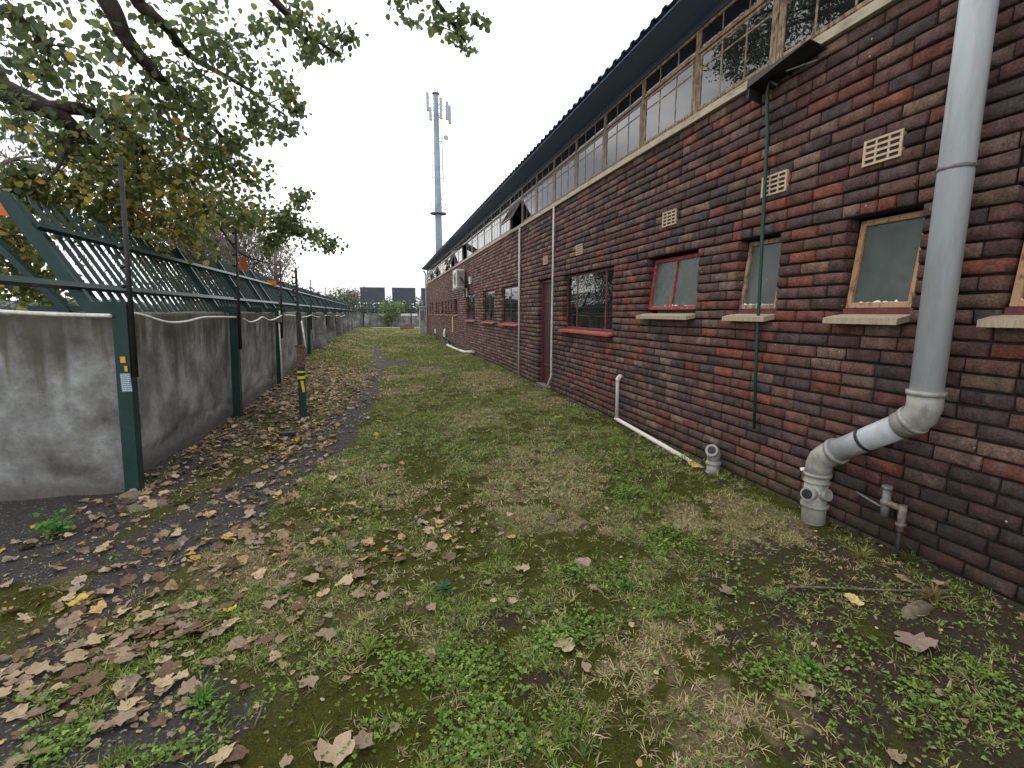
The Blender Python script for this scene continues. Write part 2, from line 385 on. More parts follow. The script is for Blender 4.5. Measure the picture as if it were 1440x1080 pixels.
def fields(x, y):
    x = np.asarray(x, float); y = np.asarray(y, float)
    n1 = fbm(x, y, 1.6, 4, 21); n2 = fbm(x, y, 5., 4, 41)
    wd = np.interp(y, [0, 2.9, 3.5, 5, 8, 10, 12, 18, 30], [.1, .16, .40, .34, .28, .22, .2, .2, .15])
    d = np.abs(x - strip_c(y)) / wd
    asph = ss(1.35, .75, d + (n1 - .5) * 1.1 + (n2 - .5) * .5) * (1 - .7 * ss(18, 26, y))
    patch = np.exp(-(((x - .35) / .75) ** 2 + ((y - 14.2) / 1.0) ** 2)); patch = np.maximum(patch, .8 * np.exp(-(((x - 1.2) / .9) ** 2 + ((y - 13.2) / .35) ** 2)))
    asph = np.maximum(asph, ss(.42, .62, patch + (n1 - .5) * .6))
    lowleft = ss(-.25, -.7, x + (y - 1.7) * .5) * ss(2.6, 2.0, y + (n1 - .5))
    asph = np.maximum(asph, lowleft * ss(.5, .62, n1) * .9)
    asph = np.maximum(asph, ss(-1.55, -1.9, x + (n1 - .5) * .5) * ss(12, 9, y) * ss(2.7, 3.3, y + (n2 - .5) * .6))
    moss = ss(.25, .72, blobs(x, y, MOSS) + (n1 - .5) * .5 + (n2 - .5) * 1.0)
    moss = np.maximum(moss, .95 * ss(.53, .64, fbm(x, y, 2.3, 4, 141)) * ss(-.7, -.1, x) * ss(13, 7, y))
    moss = np.maximum(moss, .9 * ss(.55, .62, fbm(x, y, 6.5, 3, 143)) * ss(6, 3, y) * ss(-.9, -.3, x))
    soil = ss(.32, .6, blobs(x, y, SOIL) + (n2 - .5) * .55 + (n1 - .5) * .3)
    soil = np.maximum(soil, .9 * ss(1.25, 2.1, x + .35 * (2.1 - y) + (n1 - .5) * 1.5 + (n2 - .5) * 1.6) * ss(2.7, 2.1, y))
    moss = moss * (1 - .6 * soil)
    soil = np.maximum(soil, ss(2.65, 2.95, x + (n2 - .5) * .5) * .9 * ss(14, 6, y))
    clov = (1 - .45 * soil) * ss(.2, .8, blobs(x, y, CLOV) + (n2 - .5) * .9)
    tan = np.clip(ss(.3, .65, blobs(x, y, TAN) + (n2 - .5) * .5) + ss(.50, .66, fbm(x, y, .8, 3, 77)) * .8, 0, 1)
    grass = np.clip(1 - asph * 1.05 - moss * .93 - soil * .8, 0, 1) * ss(-.9, -.35, x + .45 * ss(9, 14, y) * 3 + (n1 - .5) * .9 + np.clip(3.4 - y, 0, 2) * .55)
    grass = np.maximum(grass, ss(.55, .75, blobs(x, y, [(330, 790, .35, .3), (400, 800, .3, .2), (700, 640, .8, 1.5)]) + (n2 - .5) * .3) * .8)
    band = np.exp(-((x + 1.05 - .62 * (y - 2.85)) / .8) ** 2) * ss(1.6, 2.2, y) * ss(3.9, 3.3, y)
    lit = np.clip(band * .5, 0, 1) + .5 * np.exp(-((x + 1.3) / .7) ** 2 - ((y - 2.2) / .7) ** 2)
    edge = strip_c(y) - wd * .55
    lit = np.maximum(lit, ss(edge + .35, edge - .15, x + (n1 - .5) * .5) * ss(4.6, 5.6, y) * ss(23, 15, y) * ss(-2.45, -2.15, x))
    lit = np.maximum(lit, .28 * ss(-.5, -.9, x) * ss(3.0, 3.4, y) * ss(6, 5, y))
    lit = np.maximum(lit, .5 * np.exp(-((x - .1) / .5) ** 2 - ((y - 3.1) / .35) ** 2))
    lit = lit * (.5 + 1.0 * ss(.35, .62, n2))
    return dict(asph=asph, moss=moss, soil=soil, clov=clov, tan=tan, grass=grass, lit=np.clip(lit, 0, 1.2), n1=n1, n2=n2)

def ground():
    def geo(a, b, n): return list(np.geomspace(a, b, n))
    xs = [-v for v in geo(6.3, 600, 26)][::-1] + list(np.arange(-6, 4.01, .045)) + geo(4.3, 600, 26)
    ys = [-v for v in geo(.5, 300, 18)][::-1] + list(np.arange(-.3, 12, .045)) + list(np.arange(12.1, 52, .16)) + geo(52.5, 900, 30)
    X, Y = np.meshgrid(xs, ys); f = fields(X, Y)
    inside = ((X > -2.6) | (Y < 4.7)) & (X > -9) & (X < 4) & (Y < 52) & (Y > -2)
    Z = height(X, Y)
    V = np.stack([X, Y, Z], -1).reshape(-1, 3); ny, nx = X.shape
    i = np.arange(nx * ny).reshape(ny, nx)
    q = np.stack([i[:-1, :-1], i[:-1, 1:], i[1:, 1:], i[1:, :-1]], -1).reshape(-1, 4)
    c = np.stack([np.where(inside, f['moss'], 0), np.where(inside, f['asph'], 0), np.where(inside, f['soil'], .2), np.where(inside, f['tan'], .3)], -1).reshape(-1, 4)
    k = NM('ground'); a = k.n('ShaderNodeAttribute'); a.attribute_name = 'Col'
    se = k.n('ShaderNodeSeparateColor'); k.l(a.outputs['Color'], se.inputs[0]); v = k.co()
    n20, n90, n240 = k.noise(v, 18, 5, .65), k.noise(v, 85, 5, .7), k.noise(v, 260, 3, .6)
    base = k.ramp(n90, [(.25, (.018, .018, .006)), (.5, (.052, .056, .014)), (.78, (.15, .13, .05))])
    straw = k.ramp(n90, [(.25, (.04, .03, .018)), (.55, (.15, .12, .065)), (.8, (.36, .29, .17))])
    g = k.mix(a.outputs['Alpha'], base, straw)
    def edge(m, amt=2.4):
        return k.ramp(k.math('ADD', m, k.math('MULTIPLY', k.math('SUBTRACT', k.math('ADD', k.math('MULTIPLY', n20, .5), k.math('MULTIPLY', n90, .5)), .5), amt)), [(.3, 0.), (.66, 1.)])
    n45 = k.noise(v, 45, 4, .7)
    soil = k.ramp(n90, [(.25, (.022, .016, .012)), (.6, (.055, .040, .030)), (.8, (.105, .08, .062))])
    g = k.mix(edge(se.outputs['Blue']), g, soil)
    asp = k.ramp(n90, [(.25, (.026, .024, .022)), (.7, (.078, .073, .069))])
    vo = k.n('ShaderNodeTexVoronoi'); vo.inputs['Scale'].default_value = 48; k.l(v, vo.inputs['Vector'])
    spk = k.math('MULTIPLY', k.ramp(vo.outputs['Distance'], [(.20, 1.), (.30, 0.)]), k.ramp(n20, [(.46, 0.), (.6, 1.)]))
    asp = k.mix(spk, asp, k.ramp(n240, [(.35, (.12, .115, .11)), (.65, (.42, .41, .41))]))
    g = k.mix(edge(se.outputs['Green']), g, asp)
    mos = k.ramp(n240, [(.25, (.018, .020, .003)), (.55, (.058, .064, .008)), (.8, (.11, .12, .018))])
    mos = k.mix(k.ramp(n20, [(.5, 0.), (.68, .7)]), mos, (.025, .022, .012))
    g = k.mix(edge(se.outputs['Red'], 2.2), g, mos)
    k.bump(k.math('ADD', k.math('MULTIPLY', n20, .5), k.math('ADD', n90, k.math('MULTIPLY', n240, .4))), .9, .012)
    M['ground'] = k.fin(g, .92, .12)
    me = raw_mesh('ground', V, q.ravel(), np.full(len(q), 4), M['ground'], col=c, smooth=True)
    tag(link('ground', me), kind='structure')
ground()

# ------------------------------------------------------------------ brick building
CH, BL = .086, .232
def cz(k): return 2.12 + k * CH
Y0, Y1 = -2.6, 32.7
OPEN = []      # y0, y1, course bottom, course top (relative to 2.12)
SMALL = [(1.24, 1.69), (2.12, 2.575), (3.14, 3.585), (4.14, 5.08)]
for a, b in SMALL: OPEN.append((a, b, -8, 0))
BIG = (5.92, 7.74); OPEN.append((*BIG, -11, 0))
DOOR = (8.36, 9.08); OPEN.append((*DOOR, -25, -0))
MID = [(10.58, 12.12), (12.96, 14.46), (15.8, 17.5)]
for a, b in MID: OPEN.append((a, b, -11, 0))
FAR = [(19.57, 20.49), (21.11, 21.6), (22.0, 22.52), (22.9, 23.47), (24.2, 25.15), (25.85, 26.4), (26.83, 27.67), (29.03, 29.84), (30.48, 31.14)]
for a, b in FAR: OPEN.append((a, b, -9, -1))
KB, KT = -26, 14
house = thing('brick_building', 'long dark brick building with a strip of clerestory windows under a blue corrugated roof', 'building', (WALL_X, 0, 0))

def spans(k):
    cut = sorted((a, b) for (a, b, k0, k1) in OPEN if k0 <= k < k1); r = []; y = Y0
    for a, b in cut: r.append((y, a)); y = b
    r.append((y, Y1)); return r
def bricks():
    Bs = []
    for k in range(KB, KT):
        z0 = cz(k); off = (BL / 2 if k % 2 else 0) + rs.uniform(-.03, .03)
        lint = [(a - .03, b + .03) for (a, b, k0, k1) in OPEN if k1 == k]
        for (a, b) in spans(k):
            y = a; first = True
            while y < b - 1e-4:
                if first and a == Y0: ln = BL - off % BL if off % BL > .04 else BL
                elif first: ln = BL if k % 2 else BL / 2
                else:
                    ln = BL + rs.uniform(-.006, .006)
                    if rs.rand() < .05: ln = BL / 2
                    if any(l0 <= y + .05 < l1 for l0, l1 in lint): ln = BL / 2
                first = False
                e = min(y + ln, b)
                if b - e < .05: e = b
                Bs.append((y, e, z0)); y = e
    B = np.array(Bs); n = len(B); j = .0055
    y0, y1, z0 = B[:, 0] + .006, B[:, 1] - .006, B[:, 2] + .0072 + rs.uniform(-.001, .001, n); z1 = B[:, 2] + CH - .0072 + rs.uniform(-.001, .001, n)
    y0 = np.where(B[:, 0] == B[:, 0], y0, y0)
    x = WALL_X + rs.normal(0, .003, n); c = .0065
    wv = (vnoise(B[:, 0], B[:, 2] * 3, 1.1, 8) - .5) * .008 + (vnoise(B[:, 0], B[:, 2] * 9, 4., 9) - .5) * .004; z0 = z0 + wv; z1 = z1 + wv
    ts = [(0, 0), (1 / 3, 0), (2 / 3, 0), (1, 0), (1, 1), (2 / 3, 1), (1 / 3, 1), (0, 1)]
    def ring(xo, ins, jm):
        jt = lambda m_=1.: rs.uniform(-jm * m_, jm * m_, n)
        return [np.stack([x + xo + jt(.8), y0 + ins + (y1 - y0 - 2 * ins) * u + jt(), z0 + ins + (z1 - z0 - 2 * ins) * v + jt()], -1) for u, v in ts]
    V = np.stack(ring(0, c, .0028) + ring(c * 1.1, 0.0, .0022) + ring(.105, 0.0, 0.), 1)
    Fs = [(0, 7, 6, 1), (1, 6, 5, 2), (2, 5, 4, 3)] + [(i, (i + 1) % 8, 8 + (i + 1) % 8, 8 + i) for i in range(8)] + [(8 + i, 8 + (i + 1) % 8, 16 + (i + 1) % 8, 16 + i) for i in range(8)]
    pal = np.array([(.062, .045, .044), (.090, .053, .048), (.118, .066, .052), (.150, .102, .084), (.175, .062, .043), (.125, .051, .040), (.052, .048, .055), (.145, .102, .07)])
    yc, zc = (y0 + y1) / 2, z0
    redz = ss(.45, .7, vnoise(yc, zc, .9, 5)) * ss(9, 5, yc) * ss(2.7, 1.8, zc)
    pal = pal * [1.07, .98, .94]
    P = np.array([.22, .27, .22, .12, .04, .07, .035, .02]); cols = np.zeros((n, 3))
    for i in range(n):
        p = P.copy(); p[4] += .30 * redz[i]; p[5] += .40 * redz[i]; p[2] += .2 * redz[i]
        if zc[i] > 2.4: p[3] *= 1.6; p[7] *= 2
        if yc[i] > 9: p[2] *= 2; p[3] *= 3; p[4] *= .3; p[6] *= .4
        cols[i] = pal[rs.choice(8, p=p / p.sum())]
    cols *= rs.uniform(.75, 1.2, (n, 1)) * ((.8 + .45 * fbm(yc, zc, .7, 3, 17)) * (1 + .3 * ss(8, 14, yc)))[:, None]
    fl = np.array([i for f in Fs for i in f]); loops = (fl[None] + (np.arange(n) * 24)[:, None]).ravel()
    VV = V.reshape(-1, 3); CC = np.repeat(cols, 24, 0); tot = np.full(n * 19, 4); mi = np.zeros(n * 19, int)
    # mortar body, recessed, with the same openings
    mb = MB(); runs = {}
    for k in range(KB, KT):
        for s_ in spans(k):
            if s_ in runs and runs[s_][-1][1] == k: runs[s_][-1][1] = k + 1
            else: runs.setdefault(s_, []).append([k, k + 1])
    for (a, b), rr in runs.items():
        for k0, k1 in rr: mb.box(WALL_X + .017, WALL_X + .23, a + .009 * (a > Y0), b - .009 * (b < Y1), cz(k0) + .001, cz(k1) - .001)
    # inner leaf: end walls and back wall
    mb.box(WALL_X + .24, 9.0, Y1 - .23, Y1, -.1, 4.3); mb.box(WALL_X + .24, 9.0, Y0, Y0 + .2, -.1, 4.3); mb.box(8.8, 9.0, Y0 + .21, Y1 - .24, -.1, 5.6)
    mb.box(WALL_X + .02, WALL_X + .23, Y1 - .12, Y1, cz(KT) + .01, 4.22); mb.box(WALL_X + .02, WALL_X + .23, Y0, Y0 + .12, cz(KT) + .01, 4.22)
    nb = len(VV); VV = np.vstack([VV, np.array(mb.V)]); CC = np.vstack([CC, np.ones((len(mb.V), 3))])
    loops = np.concatenate([loops, np.array([nb + i for f in mb.F for i in f])]); tot = np.concatenate([tot, [len(f) for f in mb.F]]); mi = np.concatenate([mi, np.ones(len(mb.F), int)])
    me = raw_mesh('wall', VV, loops, tot, [M['brick'], M['mortar']], mi, CC); link('wall', me, house)
bricks()
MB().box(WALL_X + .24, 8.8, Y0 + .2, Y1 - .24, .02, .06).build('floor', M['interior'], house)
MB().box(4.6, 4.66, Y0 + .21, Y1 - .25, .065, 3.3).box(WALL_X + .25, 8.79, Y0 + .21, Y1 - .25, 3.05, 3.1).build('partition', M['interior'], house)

def shift_x(mb, fn): mb.V = [fn(v) for v in mb.V]; return mb
def frame_mb(y0, y1, z0, z1, x, t, d, bars_y=(), bars_z=(), tb=None):
    m = MB(); tb = tb or t * .7
    m.box(x, x + d, y0, y0 + t, z0, z1, .003).box(x, x + d, y1 - t, y1, z0, z1, .003)
    m.box(x + .001, x + d - .001, y0 + t, y1 - t, z0, z0 + t, .003).box(x + .001, x + d - .001, y0 + t, y1 - t, z1 - t, z1, .003)
    for b in bars_y: m.box(x + .004, x + d - .004, b - tb / 2, b + tb / 2, z0 + t, z1 - t, .002)
    for (b, a0, a1) in bars_z: m.box(x + .0045, x + d - .006, a0, a1, b - tb / 2, b + tb / 2, .002)
    return m
# small toilet windows: frames leaning in at the top, stone sills
small_mat = ['orange_frame', 'orange_frame', 'cream_frame', 'red_frame']
for i, (a, b) in enumerate(SMALL):
    z0, z1 = 1.507, 2.112; tilt = lambda v: (v[0] + (v[2] - 1.507) * .11, v[1], v[2])
    by = (a + (b - a) * .52,) if i == 3 else ()
    wn = shift_x(frame_mb(a + .012, b - .012, z0 + .02, z1 - .012, WALL_X + .035, .036 if i < 3 else .04, .04, by), tilt).build('window', M[small_mat[i]], house)
    shift_x(MB().box(WALL_X + .056, WALL_X + .060, a + .045, b - .045, z0 + .055, z1 - .045), tilt).build('pane', M['dusty_glass'], wn)
    if i < 3:
        rail = MB().box(WALL_X + .03, WALL_X + .10, a + .003, b - .003, z0 - .018, z0 + .018)
        rail.build('frame', M['maroon_frame'], wn)
    bars = MB()
    for t in (.5,): bars.tube([(WALL_X + .075, a + (b - a) * t, 1.52), (WALL_X + .14, a + (b - a) * t, 2.1)], .009, 6)
    for z in (1.64, 1.80, 1.96): bars.box(WALL_X + .074 + (z - 1.507) * .11, WALL_X + .083 + (z - 1.507) * .11, a + .02, b - .02, z, z + .022)
    bars.build('burglar_bar', M['cream_trim'], wn)
    MB().box(WALL_X + .165, WALL_X + .17, a + .011, b - .011, 1.45, 2.11).build('blind', M['curtain'] if i != 3 else M['curtain'], wn)
    s = MB(); e = .0 if i else .0
    s.hexa([(WALL_X - .10, a - .005, 1.425), (WALL_X + .03, a - .005, 1.447), (WALL_X + .03, b + .03, 1.447), (WALL_X - .10, b + .03, 1.425),
            (WALL_X - .10, a - .005, 1.462), (WALL_X + .03, a - .005, 1.487), (WALL_X + .03, b + .03, 1.487), (WALL_X - .10, b + .03, 1.462)])
    s.build('sill', M['sill_stone'], wn)
    p = MB()                                              # flaking putty along the bottom of the glass
    pv = []
    for q in range(25): yy = a + .047 + (b - a - .094) * q / 24; pv += [(WALL_X + .053, yy, z0 + .053), (WALL_X + .053, yy, z0 + .056 + max(0, rs.normal(.003, .008)))]
    p.add(pv, [(2 * q, 2 * q + 1, 2 * q + 3, 2 * q + 2) for q in range(24)])
    p.build('putty', M['lamp_white'], wn)
# large room window
def room_window(a, b, kb, kt, mull, fm, sm, gm, bars=True, rec=.07, sill_dz=.0):
    z0, z1 = cz(kb), cz(kt) - .005
    wn = frame_mb(a + .01, b - .01, z0 + .05, z1, WALL_X + rec, .035, .045, [a + (b - a) * m for m in mull], (), .035).build('window', M[fm], house)
    MB().box(WALL_X + rec + .01, WALL_X + rec + .014, a + .045, b - .045, z0 + .085, z1 - .035).build('pane', M[gm], wn)
    s = MB(); s.hexa([(WALL_X - .07, a - .05, z0 - .005), (WALL_X + .03, a - .05, z0 + .012), (WALL_X + .03, b + .05, z0 + .012), (WALL_X - .07, b + .05, z0 - .005),
                      (WALL_X - .07, a - .05, z0 + .022), (WALL_X + .03, a - .05, z0 + .046), (WALL_X + .03, b + .05, z0 + .046), (WALL_X - .07, b + .05, z0 + .022)])
    s.box(WALL_X + .031, WALL_X + rec + .06, a + .009, b - .009, z0 + .002, z0 + .047); s.build('sill', M[sm], wn)
    if bars:
        m = MB(); y = a + .1
        while y < b - .05: m.box(WALL_X + rec + .06, WALL_X + rec + .07, y, y + .012, z0 + .05, z1); y += .135
        for z in (z0 + .12, z0 + .42, z0 + .75): m.box(WALL_X + rec + .0565, WALL_X + rec + .0595, a + .02, b - .02, z, z + .02)
        m.build('burglar_bar', M['cream_trim'], wn)
    return wn
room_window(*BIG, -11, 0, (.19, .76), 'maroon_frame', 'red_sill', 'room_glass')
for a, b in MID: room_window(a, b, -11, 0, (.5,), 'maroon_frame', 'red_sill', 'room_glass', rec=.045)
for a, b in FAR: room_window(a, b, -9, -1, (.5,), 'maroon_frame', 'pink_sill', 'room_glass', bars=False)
# plank door
d = MB(); yy = DOOR[0] + .05
for i in range(6):
    wv = (DOOR[1] - DOOR[0] - .1) / 6; d.box(WALL_X + .10, WALL_X + .135, yy + .002, yy + wv - .002, .09, 2.06, .003); yy += wv
dr = d.build('door', M['door_brown'], house)
MB().box(WALL_X + .07, WALL_X + .15, DOOR[0] + .002, DOOR[0] + .048, .0, 2.11).box(WALL_X + .07, WALL_X + .15, DOOR[1] - .048, DOOR[1] - .002, .0, 2.11).box(WALL_X + .071, WALL_X + .149, DOOR[0] + .048, DOOR[1] - .048, 2.065, 2.11).build('door_frame', M['maroon_frame'], dr)
for z in (.45, 1.68): MB().box(WALL_X + .088, WALL_X + .099, DOOR[0] + .06, DOOR[1] - .1, z, z + .04).build('hinge', M['hinge'], dr)
MB().box(WALL_X + .085, WALL_X + .099, DOOR[0] + .09, DOOR[0] + .13, .92, 1.08).tube([(WALL_X + .06, DOOR[0] + .11, 1.04), (WALL_X + .06, DOOR[0] + .2, 1.04)], .008, 6).build('handle', M['dark_metal'], dr)
MB().box(WALL_X - .03, WALL_X + .16, DOOR[0] - .02, DOOR[1] + .02, -.02, .085, .006).build('threshold', M['weathered_stone'], dr)
# air bricks
def vent(y0, y1, z0, z1):
    m = MB(); x0, x1 = WALL_X - .012, WALL_X + .03; t = .016
    m.box(x0, x1, y0, y0 + t, z0, z1).box(x0, x1, y1 - t, y1, z0, z1); h = (z1 - z0)
    for i in range(5): m.box(x0 + .001, x1, y0 + t, y1 - t, z0 + (h - .014) * i / 4, z0 + (h - .014) * i / 4 + .014)
    for i in (1, 2): yc = y0 + (y1 - y0) * i / 3; m.box(x0 + .002, x1 - .001, yc - .006, yc + .006, z0 + .004, z1 - .004)
    v = m.build('air_vent', M['vent_cream'], house)
    MB().box(WALL_X - .004, WALL_X + .01, y0 + .004, y1 - .004, z0 + .004, z1 - .004).build('vent_backing', M['dark_metal'], v)
for (a, b) in ((2.27, 2.51), (3.11, 3.36), (4.53, 4.78), (6.96, 7.2), (8.55, 8.79)): vent(a, b, 2.42 - (.03 if a > 6 else 0), 2.575 - (.03 if a > 6 else 0))
# clerestory
MB().box(WALL_X - .035, WALL_X + .09, Y0, Y1 - .005, 3.326, 3.345, .003).box(WALL_X - .03, WALL_X - .012, Y0, Y1 - .01, 3.345, 3.395, .003).box(WALL_X - .011, WALL_X + .06, Y0, Y1 - .01, 3.346, 3.40).build('string_course', M['cream_trim'], house)
CZ0, CTR, CZ1 = 3.405, 3.975, 4.19
def casement_mb(y0, y1, z0, z1, x):
    wd = y1 - y0
    return frame_mb(y0, y1, z0, z1, x, .03, .032, [y0 + wd / 3, y0 + wd * 2 / 3], [(z0 + (z1 - z0) * .74, y0 + .03, y1 - .03)], .018)
PITCHY = 1.0; first = 3.36 - 6 * PITCHY
opened = {7: .0, 14: .0, 17: .0, 19: 0., 23: 0., 26: 0.}
CLER_MAT = lambda k: M['cream_frame'] if k < 2 else (M['brown_frame'] if k < 7 else M['grey_frame'])
for k in range(-6, 33):
    a = 3.36 + k * PITCHY; b = a + PITCHY
    if b > Y1 - .12: break
    m = MB(); x = WALL_X + .03; t = .032
    a2, b2 = a + .004, b - .004
    m.box(x, x + .06, a2, a2 + t, CZ0, CZ1, .003).box(x, x + .06, b2 - t, b2, CZ0, CZ1, .003)
    m.box(x + .001, x + .059, a2 + t, b2 - t, CZ0, CZ0 + .035, .003).box(x + .001, x + .059, a2 + t, b2 - t, CZ1 - .03, CZ1).box(x - .012, x + .05, a2 + t, b2 - t, CTR - .018, CTR + .018, .003)
    for q in (1, 2): yb = a2 + (b2 - a2) * q / 3; m.box(x + .01, x + .03, yb - .008, yb + .008, CTR + .018, CZ1 - .03)
    wn = m.build('window', CLER_MAT(k), house)
    cs = casement_mb(a2 + t + .003, b2 - t - .003, CZ0 + .038, CTR - .02, x + .001)
    gl = MB().box(x + .009, x + .012, a2 + t + .03, b2 - t - .03, CZ0 + .06, CTR - .045)
    if k in opened and opened[k] is not None:
        ang = {7: 32, 14: 62, 17: 22, 19: 14, 23: 20, 26: 20}[k]; c_, s_ = math.cos(R(ang)), math.sin(R(ang))
        px_, pz_ = x + .02, CTR - .02
        rot = lambda v: (px_ + (v[0] - px_) * c_ + (v[2] - pz_) * s_, v[1], pz_ - (v[0] - px_) * s_ + (v[2] - pz_) * c_)
        shift_x(cs, rot); shift_x(gl, rot)
    c = cs.build('casement', CLER_MAT(k), wn)
    c2 = gl.build('pane', M['window_glass'], wn)
    MB().box(x + .013, x + .016, a2 + t, b2 - t, CTR + .018, CZ1 - .03).build('pane', M['window_glass'], wn)
    if k in (7, 14):
        MB().tube([(x + .02, a + .06, CZ0 + .06), (x - .12, a + .06, CZ0 + .32)], .006, 6).build('stay', M['dark_metal'], wn)
# roof: corrugated sheet sloping up from the eave, soffit board
SL = -math.tan(R(7)); EX, EZ = 2.70, 4.315
prof = []; y = Y0 - .5; per = .2
while y < Y1 - .05:
    prof += [(y, 0), (y + per * .28, 0), (y + per * .40, .03), (y + per * .72, .03), (y + per * .84, 0)]; y += per
vs = []; n = len(prof)
for (x_, dz) in ((EX, 0), (9.3, 0)):
    for t_ in (0, .006):
        for (yy, h) in prof: vs.append((x_, yy, EZ + .016 + (x_ - EX) * SL + h + t_))
fs = []
for i in range(n - 1):
    fs.append((i, i + 1, 2 * n + i + 1, 2 * n + i)); fs.append((n + i, 3 * n + i, 3 * n + i + 1, n + i + 1)); fs.append((i, n + i, n + i + 1, i + 1))
roof = MB().add(vs, fs).build('roof', M['roof_blue'], house)
so_ = MB()
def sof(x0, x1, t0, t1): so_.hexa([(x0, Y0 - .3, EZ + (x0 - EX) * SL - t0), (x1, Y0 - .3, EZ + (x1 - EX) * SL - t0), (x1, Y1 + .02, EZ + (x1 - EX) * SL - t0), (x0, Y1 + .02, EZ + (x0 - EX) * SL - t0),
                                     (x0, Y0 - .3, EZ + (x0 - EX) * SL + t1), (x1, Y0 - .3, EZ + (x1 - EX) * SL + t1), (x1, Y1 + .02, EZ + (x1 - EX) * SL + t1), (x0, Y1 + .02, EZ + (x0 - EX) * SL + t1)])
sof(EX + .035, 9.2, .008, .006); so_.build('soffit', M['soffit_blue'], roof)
MB().box(WALL_X + .02, WALL_X + .1, Y0 + .13, Y1 - .13, CZ1 + .001, EZ + (WALL_X - EX) * SL - .012 + .02).build('lintel', M['roof_blue'], house)

# ------------------------------------------------------------------ pipes and fittings on the building
def arc(c, r, a0, a1, u, v, n=7):
    return [np.array(c) + r * (math.cos(R(t)) * np.array(u) + math.sin(R(t)) * np.array(v)) for t in np.linspace(a0, a1, n)]
PX = 2.90
dp = thing('downpipe', 'thick light grey drainpipe running down the brick wall then bending sideways to the ground', 'drainpipe', (PX, 1.89, 0))
r = .075
MB().tube([(PX, 1.885, 5.2), (PX, 1.89, 1.02)], r, 24).build('upper_pipe', M['pvc_grey'], dp)
e1 = [(PX, 1.89, 1.06), (PX, 1.89, .98), (PX, 1.905, .925), (PX, 1.94, .885), (PX, 2.0, .845)]
b1 = MB().tube(e1, r + .006, 24); b1.tube([(PX, 1.89, 1.045), (PX, 1.89, 1.07)], r + .014, 24).tube([(PX, 1.93, .90), (PX, 1.95, .882)], r + .013, 24); b1.build('elbow', M['pvc_dirty'], dp)
MB().tube([(PX, 1.98, .858), (PX, 2.40, .565)], r - .002, 24).build('sloping_pipe', M['pvc_shade'], dp)
MB().tube([(PX, 2.185, .7155), (PX, 2.20, .7045)], r + .004, 24).build('strap', M['dark_metal'], dp)
MB().tube([(PX, 1.888, 2.225), (PX, 1.888, 2.245)], r + .004, 24).build('strap', M['galvanised'], dp)
e2 = [(PX, 2.375, .583), (PX, 2.44, .535), (PX, 2.475, .50), (PX, 2.495, .45), (PX, 2.50, .38)]
b2 = MB().tube(e2, r + .006, 24); b2.tube([(PX, 2.365, .590), (PX, 2.39, .572)], r + .014, 24).tube([(PX, 2.5, .395), (PX, 2.5, .37)], r + .012, 24); b2.build('elbow', M['pvc_dirty'], dp)
b3 = MB().tube([(PX, 2.5, .39), (PX, 2.5, -.05)], r, 24).tube([(PX, 2.5, .335), (PX, 2.5, .325)], r + .01, 24).tube([(PX, 2.5, .17), (PX, 2.5, .145)], r + .012, 24)
b3.build('lower_pipe', M['pvc_dirty'], dp)
dv = np.array([-.93, -.30, .12]); dv /= np.linalg.norm(dv); c0 = np.array([PX, 2.5, .245])
ins = MB().tube([c0 + dv * .05, c0 + dv * .125], .045, 18).build('inspection_port', M['pvc_dirty'], dp)
MB().tube([c0 + dv * .126, c0 + dv * .129], .034, 18).build('port_cap', M['dark_metal'], ins)
dv2 = np.array([.1, -.99, .05]); MB().tube([c0 + dv2 * .05, c0 + dv2 * .095 + np.array([0, 0, .01])], [.05, .04], 16).build('inspection_port', M['pvc_dirty'], dp)
MB().tube([c0 + np.array([.0, .07, .15]), c0 + np.array([-.06, .08, .15])], .012, 8).build('clip', M['lamp_white'], dp)

gx, gy = 2.93, 3.6
gt = thing('gully_socket', 'short grey plastic drain socket standing by the wall, tilted open end facing the path', 'drain pipe', (gx, gy, 0))
MB().tube([(gx, gy, -.05), (gx, gy, .14)], .058, 20).tube([(gx, gy, .10), (gx, gy, .125)], .068, 20).tube([(gx, gy, .005), (gx, gy, .03)], .066, 20).build('riser', M['pvc_dirty'], gt)
hd = np.array([-.62, -.45, .35]); hd /= np.linalg.norm(hd); hc = np.array([gx, gy, .215])
MB().tube([(gx, gy, .13), (gx, gy, .19), hc + np.array([.0, 0, .0]) + hd * .03, hc + hd * .09], [.055, .06, .058, .05], 20).build('angled_socket', M['pvc_dirty'], gt)
MB().tube([hc + hd * .075, hc + hd * .095], .056, 20, caps=True).build('rim', M['pvc_dirty'], gt)
MB().tube([hc + hd * .096, hc + hd * .098], .036, 18).build('opening', M['dark_metal'], gt)

wp = thing('waste_pipe', 'white waste pipe leaving the wall, dropping and running along its foot', 'pipe', (2.97, 5.58, 0))
MB().tube([(3.05, 5.58, .66), (2.995, 5.58, .66), (2.975, 5.58, .65), (2.97, 5.58, .62), (2.97, 5.57, .10)], .024, 12).tube([(2.985, 5.58, .66), (3.02, 5.58, .66)], .03, 12).tube([(2.97, 5.575, .60), (2.97, 5.575, .64)], .03, 12).build('standing_pipe', M['pvc_white'], wp)
MB().tube([(2.97, 5.6, .095), (2.965, 5.4, .085), (2.93, 4.4, .05), (2.905, 3.72, .015)], .026, 12).build('lying_pipe', M['pvc_white'], wp)

